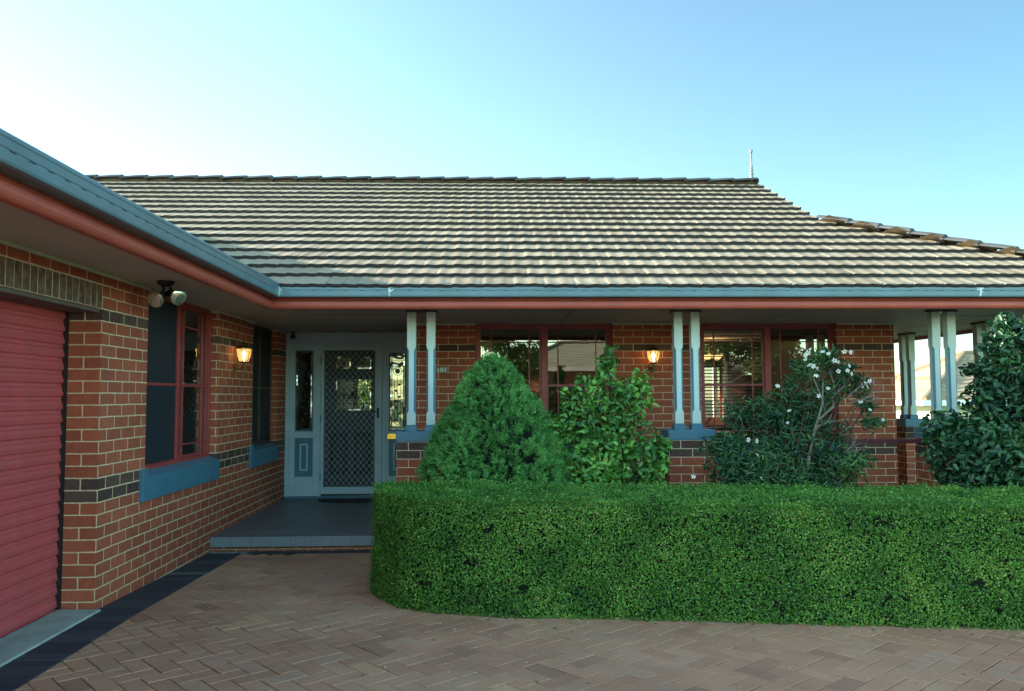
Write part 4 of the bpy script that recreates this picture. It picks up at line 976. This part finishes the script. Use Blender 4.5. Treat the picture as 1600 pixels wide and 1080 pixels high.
# tufts: needles leave the surface
def needles(name, P, N, L, Wd, mat, parent, bias=None):
    n = len(P); d = unit(N+rng.normal(size=(n, 3))*.55); s_ = unit(np.cross(d, rng.normal(size=(n, 3)))); L = L*(.6+.8*rng.random((n, 1)))
    V = np.stack([P-d*L*.3-s_*Wd, P-d*L*.3+s_*Wd, P+d*L*.7], 1).reshape(-1, 3); F = np.arange(3*n).reshape(-1, 3)
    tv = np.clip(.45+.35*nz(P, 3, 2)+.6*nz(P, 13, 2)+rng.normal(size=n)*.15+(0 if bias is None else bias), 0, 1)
    return arr_mesh(name, V, F, mat, parent, tv)
needles('foliage', P, N3, .030, .0036, M['conifer'], cf, bias=tb)
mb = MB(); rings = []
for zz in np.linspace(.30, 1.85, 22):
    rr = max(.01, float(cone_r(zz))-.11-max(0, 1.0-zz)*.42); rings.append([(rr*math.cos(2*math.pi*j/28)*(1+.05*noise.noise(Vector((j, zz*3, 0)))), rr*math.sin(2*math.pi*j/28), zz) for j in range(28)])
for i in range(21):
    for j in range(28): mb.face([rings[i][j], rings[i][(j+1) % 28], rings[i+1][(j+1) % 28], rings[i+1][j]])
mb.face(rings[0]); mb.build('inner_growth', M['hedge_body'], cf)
mb = MB()
for (x, y, tx, ty, tz, r0) in ((0, 0, .02, 0, .95, .035), (.05, -.25, .12, -.33, .82, .012), (-.02, -.3, -.10, -.40, .80, .010), (.18, -.2, .30, -.36, .80, .010), (.05, -.33, .03, -.44, .86, .008), (-.2, -.2, -.32, -.3, .8, .012), (.02, -.34, .20, -.46, .85, .007)):
    mb.tube([(x, y, -.03), (x+(tx-x)*.4+.015, y+(ty-y)*.4, tz*.5), (tx, ty, tz)], [r0, r0*.8, r0*.4], 7)
mb.build('trunk', M['bark'], cf, smooth=True)

# ------------------------------------------------------------------ shrubs
def lobes_pts(lobes, dens):
    Ps, Ns = [], []
    for (cx, cy, cz, rx, ry, rz, n) in lobes:
        n = int(n*dens); d = unit(rng.normal(size=(n, 3))); rad = rng.random((n, 1))**.42
        p = d*rad*np.array((rx, ry, rz))+np.array((cx, cy, cz)); Ps.append(p); Ns.append(unit(d/np.array((rx, ry, rz)))+np.array((0, -.25, .5)))
    return np.concatenate(Ps), unit(np.concatenate(Ns))
def stems_for(lobes, root, r0=.012, seed=0, extra=3):
    mb = MB(); rs = random.Random(seed)
    for (cx, cy, cz, rx, ry, rz, n) in lobes:
        for e in range(extra):
            b = (root[0]+rs.uniform(-.12, .12), root[1]+rs.uniform(-.06, .06), -.03); tp = (cx+rs.uniform(-.6, .6)*rx, cy+rs.uniform(-.6, .6)*ry, cz+rs.uniform(0, .8)*rz)
            m = tuple((b[i]*.45+tp[i]*.55)+(rs.uniform(-.04, .04) if i < 2 else -.05) for i in range(3))
            mb.tube([b, m, tp], [r0, r0*.65, r0*.25], 5)
    return mb
def shrub(name, loc, lobes, leafmat, L, Wd, dens, label, cat, bark='bark_dark', **kw):
    t = thing(name, loc, label, cat); lb = [(a-loc[0], b-loc[1], c-loc[2], *r_) for (a, b, c, *r_) in lobes]
    P, N3 = lobes_pts(lb, dens); kp = P[:, 2] > -.03; leaves('foliage', P[kp], N3[kp], L, Wd, M[leafmat], t, six=True, **kw)
    stems_for(lb, (0, 0), seed=len(lobes)).build('stem', M[bark], t, smooth=True); return t
# pixel helper values: X ~ 1.826+(x-1060)*.00618, z ~ 1.001+(700-y)*.00597 at Y=7.7
cam_l = [(1.15, 7.75, .45, .50, .30, .45, 520), (.95, 7.65, .85, .36, .28, .36, 420), (1.35, 7.7, .95, .38, .26, .34, 420), (1.05, 7.75, 1.25, .34, .24, .26, 300), (1.38, 7.75, 1.45, .24, .2, .22, 170),
         (1.02, 7.75, 1.48, .16, .14, .20, 90), (1.16, 7.75, 1.68, .12, .12, .22, 70), (1.20, 7.74, 1.84, .07, .07, .14, 28), (1.46, 7.75, 1.62, .12, .1, .12, 34), (.80, 7.75, 1.42, .07, .07, .16, 26), (.70, 7.7, 1.22, .14, .1, .12, 60), (1.60, 7.7, .80, .14, .16, .30, 110), (1.68, 7.72, 1.02, .09, .08, .06, 26), (.92, 7.74, 1.62, .05, .05, .10, 12), (.62, 7.6, .8, .18, .2, .3, 130)]
shrub('camellia_bush', (1.15, 7.75, 0), cam_l, 'camellia', .070, .037, 1.75, 'bright green broad leaved bush between the conifer and middle pier', 'bush', spread=.75, droop=.25, tintf=3, tintamp=.5, bias=-.05)
ole_l = [(2.75, 7.6, .5, .75, .32, .48, 1500), (2.45, 7.6, .85, .42, .26, .30, 700), (2.95, 7.65, 1.05, .50, .28, .38, 1100), (2.80, 7.7, 1.32, .38, .2, .22, 480), (3.2, 7.7, .62, .4, .28, .36, 620), (2.22, 7.6, 1.02, .22, .16, .12, 160), (3.12, 7.62, 1.42, .16, .14, .14, 130), (3.35, 7.6, .88, .28, .2, .10, 200), (2.35, 7.58, 1.3, .14, .12, .2, 90),
         (3.00, 7.58, 1.72, .15, .12, .12, 150), (3.18, 7.56, 1.83, .15, .12, .08, 120), (3.34, 7.56, 1.70, .14, .12, .12, 130), (3.24, 7.6, 1.52, .18, .14, .14, 170), (3.48, 7.56, 1.55, .12, .1, .12, 90), (3.55, 7.56, 1.38, .08, .08, .1, 60), (3.62, 7.55, 1.22, .16, .1, .05, 60), (2.86, 7.6, 1.55, .08, .08, .12, 60), (2.9, 7.32, .62, .35, .14, .26, 420), (3.3, 7.4, .85, .22, .12, .12, 150), (2.45, 7.35, .75, .4, .14, .25, 350)]
t = shrub('oleander_bush', (2.75, 7.65, 0), ole_l, 'oleander', .075, .015, 1.5, 'straggly narrow leaved bush with white flowers below the right window', 'bush', spread=.7, droop=.3, tintf=3, tintamp=.45, up=.35)
mb = MB(); o = (2.75, 7.65)
def rel(p): return (p[0]-o[0], p[1]-o[1], p[2])
mb.tube([rel(p) for p in ((2.85, 7.5, .0), (2.9, 7.48, .5), (2.97, 7.46, .96), (3.03, 7.45, 1.2), (3.10, 7.46, 1.40), (3.12, 7.48, 1.6))], [.017, .015, .013, .012, .009, .006], 7)
mb.tube([rel(p) for p in ((3.06, 7.455, 1.26), (3.2, 7.46, 1.38), (3.24, 7.5, 1.55), (3.2, 7.52, 1.72))], [.011, .010, .008, .004], 6)
mb.tube([rel(p) for p in ((3.11, 7.46, 1.42), (3.05, 7.5, 1.62), (3.0, 7.52, 1.75))], [.008, .006, .004], 6)
rs = random.Random(3)
def twig(p, d, n, r_, L_):
    d = Vector(d).normalized(); p = Vector(p); q = p+d*L_; mb.tube([p, p+d*L_*.5+Vector((rs.uniform(-1, 1), 0, rs.uniform(-1, 1)))*L_*.06, q], [r_, r_*.8, r_*.55], 5)
    if n:
        for _ in range(3): twig(p+d*L_*rs.uniform(.4, 1), d+Vector((rs.uniform(-.6, .6), rs.uniform(-.3, .3), rs.uniform(-.5, .6))), n-1, r_*.6, L_*.65)
twig(rel((3.3, 7.40, 1.40)), (1, -.1, .35), 3, .006, .20); twig(rel((3.3, 7.40, 1.45)), (.8, -.1, .8), 3, .005, .17); twig(rel((3.2, 7.5, 1.45)), (.8, 0, .8), 3, .006, .16); twig(rel((3.12, 7.5, .84)), (1, -.1, .55), 3, .009, .24); twig(rel((3.02, 7.45, 1.18)), (1, 0, .5), 1, .010, .14)
mb.build('bare_branch', plain('pale_bark', (.15, .125, .115), .85, .2, 20, .4, 50), t, smooth=True)
def flower_mesh():
    mb = MB()
    for i in range(5):
        a = 2*math.pi*i/5; c, s_ = math.cos(a), math.sin(a)
        def Q(r_, w_, z): return (c*r_-s_*w_, s_*r_+c*w_, z)
        mb.face([Q(.003, 0, 0), Q(.014, .009, .004), Q(.026, .007, .003), Q(.028, -.006, .0), Q(.014, -.008, .005)])
    return mb
fm = flower_mesh(); f0 = None
fl_px = [(1266, 546), (1262, 552), (1319, 550), (1329, 551), (1258, 556), (1270, 573), (1276, 576), (1264, 571), (1303, 564), (1308, 566), (1294, 553), (1323, 580), (1329, 585), (1309, 581), (1274, 588), (1350, 600), (1357, 597), (1345, 604), (1340, 620), (1342, 629), (1281, 618), (1277, 620), (1310, 626), (1214, 604), (1224, 640), (1231, 643), (1227, 648), (1228, 662), (1172, 625), (1167, 688), (1180, 690), (1190, 742), (1186, 748), (1195, 744), (1376, 658), (1380, 663), (1356, 642), (1362, 650), (1082, 745), (1087, 748), (1180, 712), (1242, 705), (1258, 562), (1300, 570), (1353, 606), (1292, 608), (1326, 572), (1285, 550)]
for i, (x, y) in enumerate(fl_px[:18]+fl_px[19:30:2]+fl_px[30:44:2]+fl_px[44:]):
    X = 1.826+(x-1060)*.00618; Z = 1.001+(700-y)*.00597; Yy = 7.40 if y < 700 else 7.25
    if i == 0: f0 = fm.build('flower', M['petal'], t); ob = f0
    else: ob = f0.copy(); C.objects.link(ob); ob.parent = t
    k_ = Yy/7.7; ob.location = (X*k_-o[0], Yy-o[1], 1.488+(Z-1.488)*k_); ob.rotation_euler = (R(rs.uniform(30, 100)), R(rs.uniform(-40, 40)), R(rs.uniform(-50, 50))); ob.scale = [rs.uniform(.55, .95), rs.uniform(.5, .95), 1]
dk_l = [(4.95, 7.4, .45, .85, .45, .5, 2300), (4.45, 7.3, .95, .48, .35, .38, 950), (4.95, 7.35, 1.15, .55, .4, .42, 1250), (5.35, 7.4, 1.5, .5, .4, .45, 1200), (4.85, 7.4, 1.55, .30, .28, .28, 380), (4.80, 7.42, 1.90, .20, .18, .26, 200), (5.1, 7.4, 2.0, .3, .25, .25, 300), (4.80, 7.42, 2.12, .10, .1, .14, 60), (4.15, 7.3, 1.15, .2, .2, .22, 160), (4.55, 7.4, 1.42, .2, .16, .14, 120), (4.5, 7.4, 1.72, .14, .1, .06, 34), (5.6, 7.4, .9, .6, .4, .6, 900), (4.62, 7.4, 1.6, .14, .12, .14, 60)]
shrub('glossy_bush', (4.9, 7.4, 0), dk_l, 'glossy_leaf', .070, .038, 1.9, 'tall dark green glossy leaved bush hiding the right verandah posts', 'bush', spread=.75, droop=.3, tintf=2.5, tintamp=.5)

# ------------------------------------------------------------------ trees, and neighbouring houses across the street and beyond the verandah
def tree(name, loc, h, rad, leafmat, n, label, leaf=.12, seed=0, lowf=.25, group=None):
    t = thing(name, loc, label, 'tree', group); rs = random.Random(seed); mb = MB()
    mb.tube([(0, 0, -.3), (.03*h*rs.uniform(-1, 1), 0, h*.3), (.04*h*rs.uniform(-1, 1), 0, h*.6), (0, 0, h*.88)], [h*.028, h*.022, h*.014, h*.004], 8)
    lobes = []
    for i in range(14):
        a = rs.uniform(0, 6.28); z = h*rs.uniform(lowf+.12, .9); rr = rad*rs.uniform(.3, .75)*math.sin(math.pi*min(1, (z/h-lowf*.6)/(1.02-lowf*.6))**.8)
        c = (rr*math.cos(a), rr*math.sin(a), z); mb.tube([(0, 0, z*.7), (c[0]*.5, c[1]*.5, z*.88), c], [h*.009, h*.006, h*.002], 5); s_ = rad*rs.uniform(.28, .48); lobes.append((*c, s_, s_, s_*.75, 1))
    mb.build('trunk', M['bark_dark'], t, smooth=True)
    P, N3 = lobes_pts([(*l[:6], n/14) for l in lobes], 1); leaves('crown', P, N3, leaf, leaf*.6, M[leafmat], t, spread=.8, tintf=.8, tintamp=.6)
    return t
G_ = 'trees in the street reflected in the windows'
tree('street_tree', (.9, -17.5, -.09), 6.0, 2.0, 'tree_leaf', 9000, 'dark olive tree mirrored in the left sash behind the conifer', .16, 1, group=G_)
tree('street_tree', (16.2, -22, -.09), 5.4, 2.2, 'gold_leaf', 14000, 'golden green tree mirrored in the right window', .18, 2, .3, group=G_)
tree('street_tree', (11.9, -19, -.09), 6.6, 2.7, 'tree_leaf', 15000, 'tall olive tree mirrored behind the pair of middle posts', .18, 3, .2, group=G_)
tree('street_tree', (7.5, -32, -.09), 8.5, 4.2, 'tree_leaf', 9000, 'large olive tree rising behind the house across the street', .22, 6, .1, group=G_)
tree('street_tree', (-9, -24, -.09), 7.5, 3.2, 'tree_leaf', 4000, 'broad olive tree across the street to the left', .2, 4, .2, group=G_)
G_ = 'trees in the back garden seen through the house'
for i, (x, y, h_, r_, lb) in enumerate(((7.3, 23, 3.6, 1.7, 'light green garden tree seen through the right window'), (-3.6, 23.5, 3.4, 1.6, 'light green garden tree seen through the door glass'), (4.4, 26, 3.6, 1.7, 'pale garden tree behind the back window, left of its neighbour'), (-1.2, 26, 3.5, 1.7, 'pale garden tree far behind the front door'))):
    tree('garden_tree', (x, y, ground_z(x, y)), h_, r_, 'garden_leaf', 3500, lb, .13, 20+i, .08, group=G_)
M['far_roof'] = tint_mat('far_roof_tile', [(0, (.26, .19, .12)), (1, (.46, .36, .25))], .9, .2, 40, (.8, .8, .8), .5, .3)
M['far_roof2'] = tint_mat('grey_roof_tile', [(0, (.30, .28, .19)), (1, (.42, .38, .26))], .9, .2, 40, (.8, .8, .8), .5, .3)
def hip_house(loc, Lx, Ly, wz, rh, roofm, label, face, wallm='cream', rot=0, over=.6, gauge=.33):
    t = thing('neighbour_house', loc, label, 'house'); t.rotation_euler = (0, 0, rot); hx, hy = Lx/2, Ly/2; fy = face*hy
    mb = MB(); wx = [(-hx*.55, -hx*.25), (hx*.15, hx*.5)]
    pts = [(-hx, -hy), (hx, -hy), (hx, hy), (-hx, hy)]
    for i in range(4):
        hol = []
        a, b = pts[i], pts[(i+1) % 4]
        if (i == 0 and face < 0): hol = [(w0+hx, w1+hx, .9, 2.1) for w0, w1 in wx]
        if (i == 2 and face > 0): hol = [(hx-w1, hx-w0, .9, 2.1) for w0, w1 in wx]
        wall(mb, a, b, -.5, wz, hol, u0=i*3.1)
    mb.build('wall', M[wallm], t)
    for w0, w1 in wx:
        wn = link('window', None, t); mb = MB(); yy = fy; s_ = face
        for q in ((w0, w0+.07, .9, 2.1), (w1-.07, w1, .9, 2.1), (w0+.07, w1-.07, .9, .97), (w0+.07, w1-.07, 2.03, 2.1), ((w0+w1)/2-.04, (w0+w1)/2+.04, .97, 2.03)): mb.box((q[0], yy-s_*.08, q[2]), (q[1], yy+s_*.01, q[3]))
        mb.build('frame', M['white'], wn); mb = MB(); mb.face([(w0, yy-s_*.05, .9), (w1, yy-s_*.05, .9), (w1, yy-s_*.05, 2.1), (w0, yy-s_*.05, 2.1)]); mb.build('pane', M['white'] if w0 < 0 else plain('far_glass', (.04, .05, .06), .1), wn)
    dn = link('door', None, t); mb = MB(); mb.box((-.3, fy-.02*face, 0), (.55, fy+.04*face, 2.05)); mb.build('door_panel', M['cream'], dn)
    ex, ey = hx+over, hy+over; mb = MB(); r_ = rh/ey; nr_ = int(ey/(gauge*.9)); rd = max(.01, ex-ey)
    for k_ in range(nr_):
        a0, a1 = k_/nr_, (k_+1)/nr_
        for sgn in (1, -1):
            z0, z1 = wz+rh*a0+.035, wz+rh*a1; x0, x1 = ex-(ex-rd)*a0, ex-(ex-rd)*a1; y0, y1 = ey*(1-a0), ey*(1-a1)
            ns2 = 40; tt = random.random()
            for j in range(ns2):
                f0_, f1_ = j/ns2*2-1, (j+1)/ns2*2-1; tt = random.random()*.6+.2*(j % 2)
                mb.face([(x0*f0_, sgn*y0, z0), (x0*f1_, sgn*y0, z0), (x1*f1_, sgn*y1, z1), (x1*f0_, sgn*y1, z1)], t=tt); mb.face([(x0*f0_, sgn*y0, z0-.035), (x0*f1_, sgn*y0, z0-.035), (x0*f1_, sgn*y0, z0), (x0*f0_, sgn*y0, z0)], t=0)
            mb.face([(sgn*x0, -y0, z0), (sgn*x0, y0, z0), (sgn*x1, y1, z1), (sgn*x1, -y1, z1)], t=random.random()); mb.face([(sgn*x0, -y0, z0-.035), (sgn*x0, y0, z0-.035), (sgn*x0, y0, z0), (sgn*x0, -y0, z0)], t=0)
    rf = mb.build('roof', roofm, t, tint=True)
    mb = MB()
    for sx in (-1, 1):
        for sy in (-1, 1): mb.tube([(sx*ex, sy*ey, wz+.06), (sx*rd, 0, wz+rh+.05)], .10, 6)
    mb.tube([(-rd, 0, wz+rh+.05), (rd, 0, wz+rh+.05)], .10, 6); mb.build('ridge_cap', roofm, rf)
    mb = MB()
    for q in ((-ex-.1, ex+.1, -ey-.1, -ey), (-ex-.1, ex+.1, ey, ey+.1), (-ex-.1, -ex, -ey, ey), (ex, ex+.1, -ey, ey)): mb.box((q[0], q[2], wz-.18), (q[1], q[3], wz+.02))
    mb.build('gutter', M['white'] if face < 0 else M['cream'], t); mb = MB(); mb.face([(-ex, -ey, wz-.1), (ex, -ey, wz-.1), (ex, ey, wz-.1), (-ex, ey, wz-.1)]); mb.build('eave', M['cream'], t)
    return t
hip_house((22.2, 33.5, -1.69), 11, 6.5, 2.95, 1.9, M['far_roof'], 'neighbour house with cream tiled roof beyond the right verandah', -1)
hip_house((7.7, -24.5, -.09), 12, 5, 3.0, 1.45, M['far_roof2'], 'tiled neighbour house across the street mirrored in the left front window', 1, 'brick')

mb = MB(); mb.box((14.2, -25.0, -.2), (26, -24.95, 2.6)); o = mb.build('street_fence', plain('fence_timber', (.09, .05, .03), .8, .3, 2, streak=True)); tag(o, 'dark timber fence beside the house across the street, mirrored in the right window', 'fence')
# ------------------------------------------------------------------ litter on the driveway
P = []; rs = random.Random(9)
for i in range(800):
    x, y = rs.uniform(-2.3, 5), rs.uniform(3.9, 7.4)
    if x > -.95 and y > hedge_y(x)-.05: 
        if rs.random() < .6 and hedge_y(x) < 50: y = hedge_y(x)-abs(rs.gauss(0, .12))
        else: continue
    P.append((x, y, gz(x, y)+.004))
P = np.array(P); big = rng.random(len(P)) < .10
Nn = np.tile((0, 0, 1.), (len(P), 1)); t = link('leaf_litter', None)
tag(t, 'scattered fallen leaves and pale specks on the brick driveway', 'leaf litter', kind='stuff')
leaves('fallen_leaf', P[big], Nn[big], .030, .014, M['camellia'], t, spread=.25, six=True); leaves('pale_speck', P[~big], Nn[~big], .009, .006, plain('pale_litter', (.6, .58, .5), .8), t, spread=.3)
